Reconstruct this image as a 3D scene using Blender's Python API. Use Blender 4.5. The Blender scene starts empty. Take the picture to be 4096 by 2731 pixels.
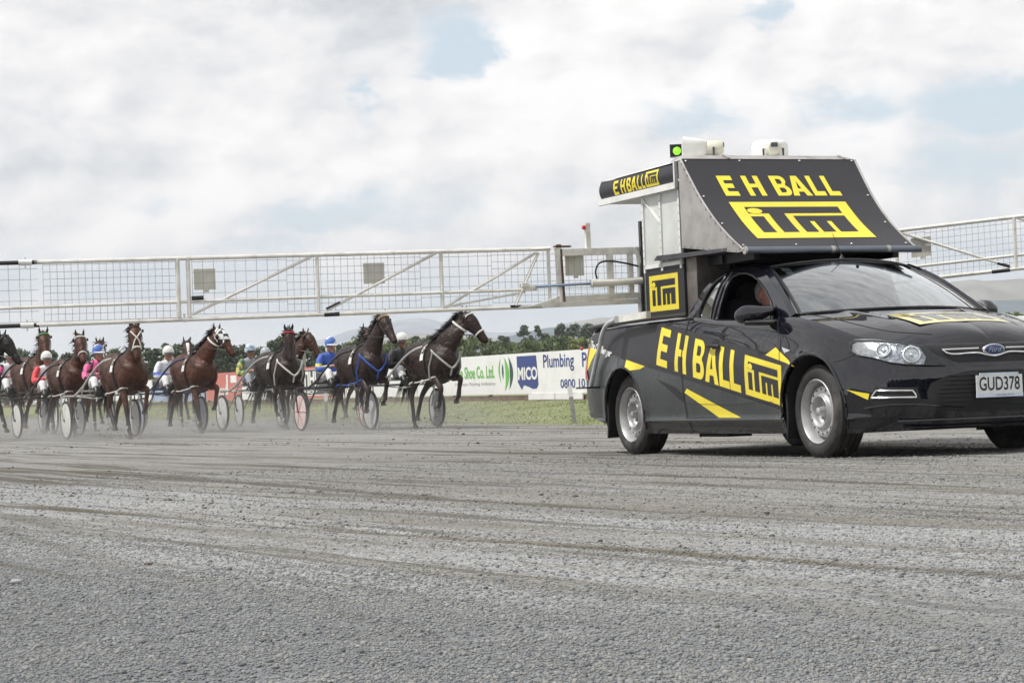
import bpy, bmesh, math, random
import numpy as np
from mathutils import Vector, Matrix
random.seed(7); RNG = np.random.default_rng(7)
sc = bpy.context.scene
COL = sc.collection
rad = math.radians

# ------------------------------------------------------------------ camera
F_PX, CAM_H, YH0, ROLL = 9000.0, 0.49, 1595.0, 0.038
PITCH = math.atan((YH0 - 1365.5) / F_PX * math.cos(ROLL))
cam = bpy.data.cameras.new('camera'); camo = bpy.data.objects.new('camera', cam); COL.objects.link(camo)
cam.sensor_width = 36.0; cam.lens = F_PX / 4096 * 36.0; cam.clip_start = 0.1; cam.clip_end = 60000
_fw = Vector((0, math.cos(PITCH), math.sin(PITCH))); _up = Vector((0, -math.sin(PITCH), math.cos(PITCH))); _rt = Vector((1, 0, 0))
_r2 = _rt * math.cos(ROLL) - _up * math.sin(ROLL); _u2 = _rt * math.sin(ROLL) + _up * math.cos(ROLL)
camo.matrix_world = Matrix(((_r2.x, _u2.x, -_fw.x, 0), (_r2.y, _u2.y, -_fw.y, 0), (_r2.z, _u2.z, -_fw.z, CAM_H), (0, 0, 0, 1)))
sc.camera = camo

# ------------------------------------------------------------------ light
SUN_EL, SUN_AZ = 57.0, -104.0        # azimuth of the sun measured clockwise from +Y (to the left of the camera)
EXPOSURE = 0.0
SKYK = 1.22          # brightness of the low sky, which is seen through the haze
sd = Vector((math.sin(rad(SUN_AZ)) * math.cos(rad(SUN_EL)), math.cos(rad(SUN_AZ)) * math.cos(rad(SUN_EL)), math.sin(rad(SUN_EL))))
sun = bpy.data.lights.new('sun', 'SUN'); sun.energy = 3.8; sun.angle = rad(0.9); sun.color = (1.0, 0.97, 0.925)
suno = bpy.data.objects.new('sun', sun); COL.objects.link(suno)
suno.rotation_euler = sd.to_track_quat('Z', 'Y').to_euler(); suno.location = (0, 0, 60)
sc.view_settings.view_transform = 'Standard'; sc.view_settings.look = 'None'
sc.view_settings.exposure = EXPOSURE; sc.view_settings.gamma = 1.0; sc.view_settings.use_curve_mapping = False

class NT:
    """small wrapper for building node trees"""
    def __init__(s, tree): s.t = tree; s.n = tree.nodes; s.l = tree.links
    def add(s, typ, ins=None, **kw):
        n = s.n.new(typ)
        for k, v in kw.items(): setattr(n, k, v)
        if ins:
            for k, v in ins.items(): s.put(n.inputs[k], v)
        return n
    def put(s, sock, v):
        if hasattr(v, 'is_output'): s.l.new(v, sock)
        elif hasattr(v, 'outputs'): s.l.new(v.outputs[0], sock)
        else: sock.default_value = v
    def math(s, op, a, b=0.0, c=0.0, clamp=False):
        n = s.n.new('ShaderNodeMath'); n.operation = op; n.use_clamp = clamp
        s.put(n.inputs[0], a); s.put(n.inputs[1], b); s.put(n.inputs[2], c); return n.outputs[0]
    def vec(s, op, a, b=(0, 0, 0), out=0):
        n = s.n.new('ShaderNodeVectorMath'); n.operation = op; s.put(n.inputs[0], a)
        if op == 'SCALE': s.put(n.inputs[3], b)
        else: s.put(n.inputs[1], b)
        return n.outputs[out]
    def mix(s, f, a, b, blend='MIX'):
        n = s.n.new('ShaderNodeMix'); n.data_type = 'RGBA'; n.blend_type = blend; n.clamp_factor = True
        s.put(n.inputs[0], f); s.put(n.inputs[6], c4(a)); s.put(n.inputs[7], c4(b)); return n.outputs[2]
    def ramp(s, f, stops, interp='LINEAR'):
        n = s.n.new('ShaderNodeValToRGB'); n.color_ramp.interpolation = interp; e = n.color_ramp.elements
        while len(e) < len(stops): e.new(0.5)
        for i, (p, c) in enumerate(stops): e[i].position = p; e[i].color = c4(c) if not isinstance(c, (int, float)) else (c, c, c, 1)
        s.put(n.inputs[0], f); return n.outputs[0]
    def noise(s, vec, scale=5.0, detail=4.0, rough=0.55, dist=0.0):
        n = s.n.new('ShaderNodeTexNoise'); s.put(n.inputs['Vector'], vec); s.put(n.inputs['Scale'], scale)
        s.put(n.inputs['Detail'], detail); s.put(n.inputs['Roughness'], rough); s.put(n.inputs['Distortion'], dist); return n
def c4(c):
    if hasattr(c, 'is_output') or hasattr(c, 'outputs'): return c
    return tuple(c) if len(c) == 4 else tuple(c) + (1.0,)
def mapr(nt, v, a, b, c=0.0, d=1.0):
    n = nt.add('ShaderNodeMapRange', {0: v, 1: a, 2: b, 3: c, 4: d}); n.interpolation_type = 'SMOOTHSTEP'; return n.outputs[0]

# world: Nishita sky with a broken cloud layer
w = bpy.data.worlds.new("World"); sc.world = w; w.use_nodes = True; wn = NT(w.node_tree); wn.n.clear()
sky = wn.add('ShaderNodeTexSky'); sky.sky_type = 'NISHITA'; sky.sun_disc = False
sky.sun_elevation = rad(SUN_EL); sky.sun_rotation = rad(SUN_AZ); sky.air_density = 1.0; sky.dust_density = 1.5; sky.ozone_density = 1.0
tc = wn.add('ShaderNodeTexCoord'); D = tc.outputs['Generated']
Ds = wn.vec('MULTIPLY', D, (1.0, 1.0, 1.85))
def dirof(px, py):
    v = _fw + _r2 * ((px - 2048) / F_PX) + _u2 * ((1365.5 - py) / F_PX); v.normalize(); return v
warp = wn.noise(Ds, 7.0, 3, 0.6); wv = wn.vec('SUBTRACT', warp.outputs['Color'], (0.5, 0.5, 0.5)); Dw = wn.vec('ADD', Ds, wn.vec('SCALE', wv, 0.030))
warp2 = wn.noise(Ds, 22.0, 6, 0.65); Dw2 = wn.vec('ADD', Dw, wn.vec('SCALE', wn.vec('SUBTRACT', warp2.outputs['Color'], (0.5, 0.5, 0.5)), 0.055))
def blob(px, py, rx, ry):
    """soft round patch of sky round one direction"""
    d = dirof(px, py); c = Vector((d.x, d.y, d.z * 1.85))
    df = wn.vec('SUBTRACT', Dw2, tuple(c)); df = wn.vec('MULTIPLY', df, (1.0 / rx, 1.0 / rx, 1.0 / ry)); L = wn.vec('LENGTH', df, out=1)
    return mapr(wn, L, 1.0, 0.0)
gaps = None
for b, k in (((1850, 240, .034, .050), 1.0), ((1480, 340, .016, .055), .85), ((4000, 400, .095, .050), .95), ((3500, 430, .06, .036), .75), ((1350, 850, .11, .040), .75), ((2650, 500, .09, .034), .8), ((750, 860, .07, .03), .5), ((2250, 760, .05, .03), .55), ((3700, 720, .05, .04), .5),
             ((2400, 620, .05, .012), .35), ((1000, 960, .07, .03), .6), ((3450, 560, .04, .02), .5), ((3050, 30, .02, .03), .8), ((500, 1120, .20, .05), .62), ((2150, 1220, .28, .06), .68), ((3900, 1050, .12, .07), .7), ((3850, 640, .07, .05), .55)):
    g = wn.math('MULTIPLY', blob(*b), k); gaps = g if gaps is None else wn.math('MAXIMUM', gaps, g)
n1 = wn.noise(Dw, 9.5, 9, 0.58).outputs[0]
off = wn.vec('ADD', Ds, (3.1, 1.7, 0.4)); n2 = wn.noise(off, 5.0, 4, 0.55).outputs[0]
el = wn.add('ShaderNodeSeparateXYZ', {0: D}).outputs[2]
cover = wn.math('SUBTRACT', wn.math('ADD', wn.math('MULTIPLY', n1, 0.75), wn.math('MULTIPLY', n2, 0.45)), wn.math('MULTIPLY', gaps, 0.47))
cmask = mapr(wn, cover, 0.26, 0.50)
# relief inside the clouds: the same noise sampled a little towards the sun gives lit edges and grey bases
n1b = wn.noise(wn.vec('ADD', Dw, (-0.010, 0.0, 0.018)), 9.5, 9, 0.58).outputs[0]
relief = wn.math('SUBTRACT', n1, n1b)
puff = wn.noise(Dw, 30.0, 8, 0.62).outputs[0]
grey = mapr(wn, n2, 0.36, 0.66)
bri = wn.math('ADD', wn.math('MULTIPLY', relief, 3.2), wn.math('MULTIPLY', wn.math('SUBTRACT', puff, 0.5), 0.45))
bri = wn.math('ADD', bri, wn.math('MULTIPLY', wn.math('SUBTRACT', grey, 0.5), 0.34))
bri = wn.math('SUBTRACT', wn.math('ADD', 0.62, bri), wn.math('MULTIPLY', blob(1450, -20, .075, .045), 0.5), clamp=True)
ccol = wn.ramp(bri, [(0.0, (.58, .61, .64)), (0.30, (.72, .735, .755)), (0.6, (.86, .855, .86)), (0.85, (.97, .955, .95)), (1.0, (1.03, 1.01, 1.0))])
skyc = wn.vec('MULTIPLY', sky.outputs[0], (.105, .105, .105))
veil = wn.mix(0.75, skyc, (.63, .765, .865, 1))
haze_band = mapr(wn, el, 0.075, 0.01, 0.0, 0.6)
allc = wn.mix(cmask, veil, ccol)
allc = wn.mix(haze_band, allc, (.76, .86, .94, 1))
low = mapr(wn, el, 0.0, -0.05)
allc = wn.mix(low, allc, (.34, .34, .32, 1))
lowk = mapr(wn, el, 0.30, 0.03, 1.06, SKYK)
bg = wn.add('ShaderNodeBackground', {0: allc, 1: lowk}); wo = wn.add('ShaderNodeOutputWorld', {0: bg})
sc.cycles.volume_bounces = 0; sc.cycles.max_bounces = 8; sc.cycles.transparent_max_bounces = 24
sc.cycles.use_fast_gi = False

# ------------------------------------------------------------------ helpers
MATS = {}
def pmat(name, col, rough=0.5, metal=0.0, var=0.12, scale=6.0, bump=0.0, bscale=40.0, coat=0.0, spec=0.5, dirt=None, alpha=1.0, trans=0.0):
    """procedural principled material with tonal variation"""
    if name in MATS: return MATS[name]
    m = bpy.data.materials.new(name); m.use_nodes = True; nt = NT(m.node_tree); b = nt.n['Principled BSDF']
    tcn = nt.add('ShaderNodeTexCoord'); v = tcn.outputs['Object']
    n = nt.noise(v, scale, 5, 0.6)
    a = tuple(max(0, c * (1 - var)) for c in col[:3]); d = tuple(min(1, c * (1 + var)) for c in col[:3])
    cc = nt.mix(mapr(nt, n.outputs[0], 0.3, 0.7), a, d)
    if dirt:   # (colour, amount, scale)
        dn = nt.noise(v, dirt[2], 6, 0.65); cc = nt.mix(nt.math('MULTIPLY', mapr(nt, dn.outputs[0], 0.45, 0.75), dirt[1]), cc, dirt[0])
    nt.put(b.inputs['Base Color'], cc); nt.put(b.inputs['Roughness'], nt.math('ADD', rough - 0.04, nt.math('MULTIPLY', n.outputs[0], 0.08), clamp=True))
    b.inputs['Metallic'].default_value = metal; b.inputs['Coat Weight'].default_value = coat; b.inputs['Coat Roughness'].default_value = 0.04
    b.inputs['Specular IOR Level'].default_value = spec
    if trans: b.inputs['Transmission Weight'].default_value = trans
    if bump:
        bn = nt.noise(v, bscale, 4, 0.6); bp = nt.add('ShaderNodeBump', {'Height': bn.outputs[0], 'Distance': bump}); bp.inputs['Strength'].default_value = 1.0
        nt.put(b.inputs['Normal'], bp.outputs[0])
    MATS[name] = m; return m
def glassmat(name, tint=(.75, .8, .8), refl=1.0, tr=0.5, ior=1.6):
    if name in MATS: return MATS[name]
    m = bpy.data.materials.new(name); m.use_nodes = True; nt = NT(m.node_tree); nt.n.clear()
    fr = nt.add('ShaderNodeFresnel', {0: ior}); g = nt.add('ShaderNodeBsdfGlossy', {0: (.95, .97, .98, 1), 1: 0.015}); t = nt.add('ShaderNodeBsdfTransparent', {0: c4(tuple(x * tr / .5 * .5 / .5 if False else x * tr for x in tint))})
    f = nt.math('MULTIPLY', fr.outputs[0], refl, clamp=True)
    mx = nt.add('ShaderNodeMixShader', {0: f, 1: t.outputs[0], 2: g.outputs[0]}); nt.add('ShaderNodeOutputMaterial', {0: mx.outputs[0]})
    MATS[name] = m; return m
def emis(name, col, st):
    if name in MATS: return MATS[name]
    m = bpy.data.materials.new(name); m.use_nodes = True; nt = NT(m.node_tree); nt.n.clear()
    v = nt.add('ShaderNodeTexCoord').outputs['Object']; vo = nt.add('ShaderNodeTexVoronoi', {'Vector': v, 'Scale': 90.0})
    k = nt.math('ADD', 0.25, nt.math('MULTIPLY', vo.outputs[0], 1.6))
    e = nt.add('ShaderNodeEmission', {0: c4(col), 1: nt.math('MULTIPLY', k, st)}); nt.add('ShaderNodeOutputMaterial', {0: e.outputs[0]})
    MATS[name] = m; return m

def interp(x, P):
    xs = np.array([p[0] for p in P], float); ys = np.array([p[1] for p in P], float); x = np.clip(np.asarray(x, float), xs[0], xs[-1])
    i = np.clip(np.searchsorted(xs, x, side='right') - 1, 0, len(xs) - 2)
    h = np.diff(xs); d = np.diff(ys) / h; m = np.empty(len(xs)); m[0] = d[0]; m[-1] = d[-1]
    for k in range(1, len(xs) - 1):
        m[k] = 0 if d[k-1] * d[k] <= 0 else (h[k-1] + h[k]) * 3 / ((2*h[k] + h[k-1]) / d[k-1] + (h[k] + 2*h[k-1]) / d[k])
    t = (x - xs[i]) / h[i]
    return (2*t**3-3*t**2+1)*ys[i] + (t**3-2*t**2+t)*h[i]*m[i] + (-2*t**3+3*t**2)*ys[i+1] + (t**3-t**2)*h[i]*m[i+1]
def sst(a, b, x):
    t = np.clip((np.asarray(x, float) - a) / (b - a), 0, 1); return t * t * (3 - 2 * t)
def catmull(P, n=12):
    P = np.array(P, float); Q = np.vstack([2*P[0]-P[1], P, 2*P[-1]-P[-2]]); out = []
    D_ = min(3, P.shape[1])
    for i in range(1, len(Q) - 2):
        p0, p1, p2, p3 = Q[i-1:i+3]
        d = lambda a, b: max(1e-6, np.linalg.norm((b - a)[:D_]) ** .5)
        t0 = 0; t1 = t0 + d(p0, p1); t2 = t1 + d(p1, p2); t3 = t2 + d(p2, p3)
        for t in np.linspace(t1, t2, n, endpoint=False):
            A1 = (t1-t)/(t1-t0)*p0+(t-t0)/(t1-t0)*p1; A2 = (t2-t)/(t2-t1)*p1+(t-t1)/(t2-t1)*p2; A3 = (t3-t)/(t3-t2)*p2+(t-t2)/(t3-t2)*p3
            B1 = (t2-t)/(t2-t0)*A1+(t-t0)/(t2-t0)*A2; B2 = (t3-t)/(t3-t1)*A2+(t-t1)/(t3-t1)*A3
            out.append((t2-t)/(t2-t1)*B1+(t-t1)/(t2-t1)*B2)
    out.append(P[-1]); return np.array(out)
def resample(P, step):
    P = np.asarray(P, float)
    s = np.r_[0, np.cumsum(np.linalg.norm(np.diff(P, axis=0), axis=1))]; n = max(1, int(round(s[-1] / step))); q = np.linspace(0, s[-1], n + 1)
    return np.stack([np.interp(q, s, P[:, k]) for k in range(P.shape[1])], 1)

def tag(o, label=None, cat=None, group=None, kind=None):
    if label: o['label'] = label
    if cat: o['category'] = cat
    if group: o['group'] = group
    if kind: o['kind'] = kind
    return o
def empty(name, loc=(0, 0, 0), rz=0.0, scale=1.0, label=None, cat=None, group=None):
    o = bpy.data.objects.new(name, None); COL.objects.link(o); o.location = loc; o.rotation_euler = (0, 0, rz); o.scale = (scale,) * 3
    o.empty_display_size = 0.2; return tag(o, label, cat, group)
def link(name, me, parent=None):
    o = bpy.data.objects.new(name, me); COL.objects.link(o)
    if parent is not None: o.parent = parent
    return o

class M:
    def __init__(s): s.v = []; s.f = []; s.m = []; s.sm = []; s.mi = 0; s.smooth = True
    def put(s, vs, fs, smooth=None):
        o = len(s.v); s.v.extend([tuple(map(float, p)) for p in vs])
        for f in fs: s.f.append(tuple(i + o for i in f)); s.m.append(s.mi); s.sm.append(s.smooth if smooth is None else smooth)
        return s
    def box(s, c, d, R=None):
        x, y, z = (d[0] / 2, d[1] / 2, d[2] / 2)
        P = [Vector((a * x, b * y, e * z)) for a in (-1, 1) for b in (-1, 1) for e in (-1, 1)]
        if R is not None: P = [R @ p for p in P]
        return s.put([p + Vector(c) for p in P], [(0, 1, 3, 2), (4, 6, 7, 5), (0, 4, 5, 1), (2, 3, 7, 6), (0, 2, 6, 4), (1, 5, 7, 3)], False)
    def bar(s, a, b, wy, wz, up=(0, 0, 1)):
        """square bar from a to b"""
        a = Vector(a); b = Vector(b); t = (b - a); L = t.length; t.normalize(); n = t.cross(Vector(up)); n.normalize(); u = n.cross(t)
        P = []
        for e in (a, b):
            for (i, j) in ((-1, -1), (1, -1), (1, 1), (-1, 1)): P.append(e + n * (i * wy / 2) + u * (j * wz / 2))
        return s.put(P, [(0, 1, 2, 3), (4, 7, 6, 5), (0, 4, 5, 1), (1, 5, 6, 2), (2, 6, 7, 3), (3, 7, 4, 0)], False)
    def tube(s, pts, r, seg=8, caps=True, closed=False):
        pts = [Vector(p) for p in pts]; n = len(pts); rr = r if hasattr(r, '__len__') else [r] * n; V = []; F = []; prev = None
        for i, p in enumerate(pts):
            t = (pts[(i + 1) % n] - pts[i - 1]) if closed else (pts[min(i + 1, n - 1)] - pts[max(i - 1, 0)])
            t.normalize()
            if prev is None:
                a = Vector((0, 0, 1)) if abs(t.z) < 0.9 else Vector((1, 0, 0)); u = t.cross(a); u.normalize()
            else:
                u = prev - t * prev.dot(t); u.normalize()
            prev = u; q = t.cross(u)
            for k in range(seg):
                an = 2 * math.pi * k / seg; V.append(p + (u * math.cos(an) + q * math.sin(an)) * rr[i])
        for i in range(n if closed else n - 1):
            j = (i + 1) % n
            for k in range(seg): F.append((i * seg + k, i * seg + (k + 1) % seg, j * seg + (k + 1) % seg, j * seg + k))
        if caps and not closed: F.append(tuple(range(seg))[::-1]); F.append(tuple((n - 1) * seg + k for k in range(seg)))
        return s.put(V, F)
    def ball(s, c, r, seg=12, ring=8):
        r = r if hasattr(r, '__len__') else (r, r, r); V = [(c[0], c[1], c[2] + r[2])]; F = []
        for i in range(1, ring):
            a = math.pi * i / ring
            for k in range(seg): b = 2 * math.pi * k / seg; V.append((c[0] + r[0] * math.sin(a) * math.cos(b), c[1] + r[1] * math.sin(a) * math.sin(b), c[2] + r[2] * math.cos(a)))
        V.append((c[0], c[1], c[2] - r[2])); L = len(V) - 1
        for k in range(seg):
            F.append((0, 1 + k, 1 + (k + 1) % seg)); F.append((L, L - seg + (k + 1) % seg, L - seg + k))
            for i in range(ring - 2): a = 1 + i * seg; F.append((a + k, a + seg + k, a + seg + (k + 1) % seg, a + (k + 1) % seg))
        return s.put(V, F)
    def lathe(s, prof, c=(0, 0, 0), seg=48, axis='Y'):
        """prof: list of (r, along)"""
        V = []; F = []; n = len(prof)
        for r, y in prof:
            for k in range(seg):
                a = 2 * math.pi * k / seg
                p = (r * math.cos(a), y, r * math.sin(a)) if axis == 'Y' else ((y, r * math.cos(a), r * math.sin(a)) if axis == 'X' else (r * math.cos(a), r * math.sin(a), y))
                V.append((p[0] + c[0], p[1] + c[1], p[2] + c[2]))
        for i in range(n - 1):
            for k in range(seg): F.append((i * seg + k, i * seg + (k + 1) % seg, (i + 1) * seg + (k + 1) % seg, (i + 1) * seg + k))
        return s.put(V, F)
    def grid(s, A, flip=False, close_u=False):
        A = np.asarray(A, float); nu, nv = A.shape[:2]; F = []
        for i in range(nu if close_u else nu - 1):
            j = (i + 1) % nu
            for k in range(nv - 1):
                q = (i * nv + k, j * nv + k, j * nv + k + 1, i * nv + k + 1); F.append(q[::-1] if flip else q)
        return s.put(A.reshape(-1, 3), F)
    def poly(s, pts): return s.put(pts, [tuple(range(len(pts)))], False)
    def prism(s, pts, ax, d0, d1):
        """extrude a 2-D outline along an axis: ax='y' -> pts (x,z)"""
        def P(p, d): return {'y': (p[0], d, p[1]), 'x': (d, p[0], p[1]), 'z': (p[0], p[1], d)}[ax]
        n = len(pts); V = [P(p, d0) for p in pts] + [P(p, d1) for p in pts]
        F = [tuple(range(n)), tuple(range(2 * n - 1, n - 1, -1))] + [(i, i + n, (i + 1) % n + n, (i + 1) % n) for i in range(n)]
        return s.put(V, F, False)
    def build_each(s, name, mats, parent=None, sharp=40, fix=True, key=None):
        """one object per connected group of faces (or per key(face centre))"""
        if key is None: key = lambda c: c[1] > 0
        G = {}
        if key == 'loose':
            par = list(range(len(s.v)))
            def fd(a):
                while par[a] != a: par[a] = par[par[a]]; a = par[a]
                return a
            for f in s.f:
                r0 = fd(f[0])
                for v in f[1:]: par[fd(v)] = r0
            order = {}
            out = []
            for i, f in enumerate(s.f): G.setdefault(order.setdefault(fd(f[0]), len(order)), []).append(i)
            key = lambda c: 0
            it = [(k, L) for k, L in G.items()]
        else: it = None
        for i, f in (enumerate(s.f) if it is None else []): c = np.mean([s.v[k] for k in f], 0); G.setdefault(key(c), []).append(i)
        out = []
        for k, L in (sorted(G.items(), key=lambda t: str(t[0])) if it is None else it):
            n = M(); mp_ = {}
            for i in L:
                f = s.f[i]
                for v in f:
                    if v not in mp_: mp_[v] = len(n.v); n.v.append(s.v[v])
                n.f.append(tuple(mp_[v] for v in f)); n.m.append(s.m[i]); n.sm.append(s.sm[i])
            out.append(n.build(name, mats, parent, sharp, fix))
        return out
    def build(s, name, mats, parent=None, sharp=40, fix=True):
        me = bpy.data.meshes.new(name); me.from_pydata(s.v, [], s.f)
        for m in (mats if isinstance(mats, (list, tuple)) else [mats]): me.materials.append(m)
        me.polygons.foreach_set('material_index', s.m); me.polygons.foreach_set('use_smooth', s.sm)
        me.validate(); me.update()
        if fix:
            b = bmesh.new(); b.from_mesh(me); bmesh.ops.recalc_face_normals(b, faces=b.faces); b.to_mesh(me); b.free()
        if sharp: me.set_sharp_from_angle(angle=rad(sharp))
        return link(name, me, parent)

def loft_mesh(m, chain, seg=12, side=(0, 1, 0), sub=4, cap=True):
    """chain: rows (x,y,z,w,h); w = half width along the side axis, h = half depth in the plane"""
    C = catmull(chain, sub) if len(chain) > 2 else np.array(chain, float)
    P = C[:, :3]; T = np.gradient(P, axis=0); T /= np.linalg.norm(T, axis=1)[:, None] + 1e-9
    sd_ = np.array(side, float); S = sd_ - T * (T @ sd_)[:, None]; S /= np.linalg.norm(S, axis=1)[:, None] + 1e-9; N = np.cross(T, S)
    an = np.linspace(0, 2 * np.pi, seg, endpoint=False); rings = []
    W = C[:, 3]; H = C[:, 4]
    def ring(p, S_, N_, w_, h_): return p + S_ * (np.cos(an) * w_)[:, None] + N_ * (np.sin(an) * h_)[:, None]
    if cap:
        for k in (.15, .6, .9): rings.append(ring(P[0] - T[0] * min(W[0], H[0]) * .8 * math.sqrt(1 - k * k), S[0], N[0], W[0] * k, H[0] * k))
    for i in range(len(C)): rings.append(ring(P[i], S[i], N[i], W[i], H[i]))
    if cap:
        for k in (.9, .6, .15): rings.append(ring(P[-1] + T[-1] * min(W[-1], H[-1]) * .8 * math.sqrt(1 - k * k), S[-1], N[-1], W[-1] * k, H[-1] * k))
    R = np.array(rings); n = len(R); V = R.reshape(-1, 3); F = []
    for i in range(n - 1):
        for k in range(seg): F.append((i * seg + k, i * seg + (k + 1) % seg, (i + 1) * seg + (k + 1) % seg, (i + 1) * seg + k))
    F.append(tuple(range(seg))[::-1]); F.append(tuple((n - 1) * seg + k for k in range(seg)))
    m.put(V, F); return P, S, N, W, H
DG = lambda: bpy.context.evaluated_depsgraph_get()
def remesh(m, name, mat, parent, voxel=0.016, smooth=3, fac=0.5):
    """one continuous skin over all the lofts in m"""
    me = bpy.data.meshes.new('tmp'); me.from_pydata(m.v, [], m.f); me.update()
    b = bmesh.new(); b.from_mesh(me); bmesh.ops.recalc_face_normals(b, faces=b.faces); b.to_mesh(me); b.free()
    o = bpy.data.objects.new('tmp', me); COL.objects.link(o)
    r = o.modifiers.new('r', 'REMESH'); r.mode = 'VOXEL'; r.voxel_size = voxel; r.adaptivity = 0.0
    s = o.modifiers.new('s', 'SMOOTH'); s.factor = fac; s.iterations = smooth
    dg = DG(); ev = o.evaluated_get(dg); out = bpy.data.meshes.new_from_object(ev, depsgraph=dg)
    bpy.data.objects.remove(o); bpy.data.meshes.remove(me)
    out.name = name; out.materials.clear()
    for q in (mat if isinstance(mat, (list, tuple)) else [mat]): out.materials.append(q)
    out.polygons.foreach_set('use_smooth', [True] * len(out.polygons)); out.polygons.foreach_set('material_index', [0] * len(out.polygons)); out.update()
    return link(name, out, parent)

def flat_fill(loops, maxlen=0.05):
    """triangulated 2-D fill of loops (first outer, then holes), cut fine enough to bend"""
    b = bmesh.new(); es = []
    for lp in loops:
        vs = [b.verts.new((p[0], p[1], 0)) for p in lp]
        for i in range(len(vs)): es.append(b.edges.new((vs[i], vs[(i + 1) % len(vs)])))
    bmesh.ops.triangle_fill(b, use_beauty=True, use_dissolve=False, edges=es)
    for _ in range(12):
        L = [e for e in b.edges if e.calc_length() > maxlen]
        if not L: break
        bmesh.ops.subdivide_edges(b, edges=L, cuts=1); bmesh.ops.triangulate(b, faces=[f for f in b.faces if len(f.verts) > 3])
    b.verts.index_update(); V = [(v.co.x, v.co.y) for v in b.verts]; F = [tuple(v.index for v in f.verts) for f in b.faces]; b.free(); return V, F
def decal(m, loops, mapf, maxlen=0.05):
    V, F = flat_fill(loops, maxlen); m.put([mapf(u, v) for u, v in V], F); return m
def text_fill(s, bold=0.0, shear=0.0, space=1.0):
    c = bpy.data.curves.new('t', 'FONT'); c.body = s; c.size = 1.0; c.resolution_u = 3; c.offset = bold; c.shear = shear; c.space_character = space
    o = bpy.data.objects.new('t', c); COL.objects.link(o); dg = DG(); me = bpy.data.meshes.new_from_object(o.evaluated_get(dg), depsgraph=dg)
    V = np.array([v.co[:] for v in me.vertices]); F = [tuple(p.vertices) for p in me.polygons]
    bpy.data.objects.remove(o); bpy.data.meshes.remove(me); bpy.data.curves.remove(c); return V, F
def text(m, s, box, mapf, bold=0.0, shear=0.0, space=1.0):
    """write s into the 2-D box (u0,v0,u1,v1)"""
    V, F = text_fill(s, bold, shear, space); lo = V.min(0); hi = V.max(0)
    m.put([mapf(box[0] + (p[0] - lo[0]) / (hi[0] - lo[0]) * (box[2] - box[0]), box[1] + (p[1] - lo[1]) / (hi[1] - lo[1]) * (box[3] - box[1])) for p in V], F); return m
def glyph(ch, t=0.26, th=0.19):
    """heavy block capitals in the unit square: outer loop then holes"""
    if ch == 'E': return [[(0, 0), (1, 0), (1, th), (t * 1.3, th), (t * 1.3, .5 - th / 2), (.9, .5 - th / 2), (.9, .5 + th / 2), (t * 1.3, .5 + th / 2), (t * 1.3, 1 - th), (1, 1 - th), (1, 1), (0, 1)]]
    if ch == 'H': return [[(0, 0), (t * 1.15, 0), (t * 1.15, .42), (1 - t * 1.15, .42), (1 - t * 1.15, 0), (1, 0), (1, 1), (1 - t * 1.15, 1), (1 - t * 1.15, .6), (t * 1.15, .6), (t * 1.15, 1), (0, 1)]]
    if ch == 'L': return [[(0, 0), (1, 0), (1, th), (t * 1.45, th), (t * 1.45, 1), (0, 1)]]
    if ch == 'A': return [[(0, 0), (t * 1.15, 0), (.36, .2), (.64, .2), (1 - t * 1.15, 0), (1, 0), (.66, 1), (.34, 1)], [(.41, .36), (.59, .36), (.5, .74)]]
    if ch == 'B':
        def arc(cx, cy, rx, ry, a0, a1, n=8): return [(cx + rx * math.cos(rad(a0 + (a1 - a0) * i / n)), cy + ry * math.sin(rad(a0 + (a1 - a0) * i / n))) for i in range(n + 1)]
        out = [(0, 0)] + arc(.62, .27, .38, .27, -90, 62) + arc(.60, .77, .34, .23, -52, 90) + [(0, 1)]
        return [out, [(t * 1.2, .16)] + arc(.58, .28, .12, .12, -90, 90, 6) + [(t * 1.2, .40)], [(t * 1.2, .59)] + arc(.56, .715, .11, .125, -90, 90, 6) + [(t * 1.2, .84)]]
def ehball(m, spans, z0, z1, mapf, maxlen=.05, **kw):
    for ch, (a, b) in zip('EHBALL', spans):
        for_ = glyph(ch, **kw); decal(m, [[(a + p[0] * (b - a), z0 + p[1] * (z1 - z0)) for p in lp] for lp in for_], mapf, maxlen)
def logo_cuts():
    """dark cut-outs of the square trade emblem, unit square"""
    band = [(.10, .86), (.90, .86), (.90, .68), (.40, .68), (.40, .16), (.27, .16), (.27, .68), (.10, .68)]
    istem = [(.10, .16), (.21, .16), (.21, .60), (.10, .60)]
    em = [(.46, .16), (.565, .16), (.565, .46), (.605, .46), (.605, .16), (.71, .16), (.71, .46), (.75, .46), (.75, .16), (.90, .16), (.90, .61), (.46, .61)]
    return [band, istem, em]
def logo(my, mk, box, mapy, mapk, mapd, maxlen=.05):
    u0, v0, u1, v1 = box; S = lambda p: (u0 + p[0] * (u1 - u0), v0 + p[1] * (v1 - v0))
    decal(my, [[S(p) for p in ((0, 0), (1, 0), (1, 1), (0, 1))]], mapy, maxlen)
    for c in logo_cuts(): decal(mk, [[S(p) for p in c]], mapk, maxlen)
    decal(my, [[S((.165 + .062 * math.cos(a), .745 + .075 * math.sin(a))) for a in np.linspace(0, 2 * math.pi, 18, endpoint=False)]], mapd, maxlen)
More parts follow.
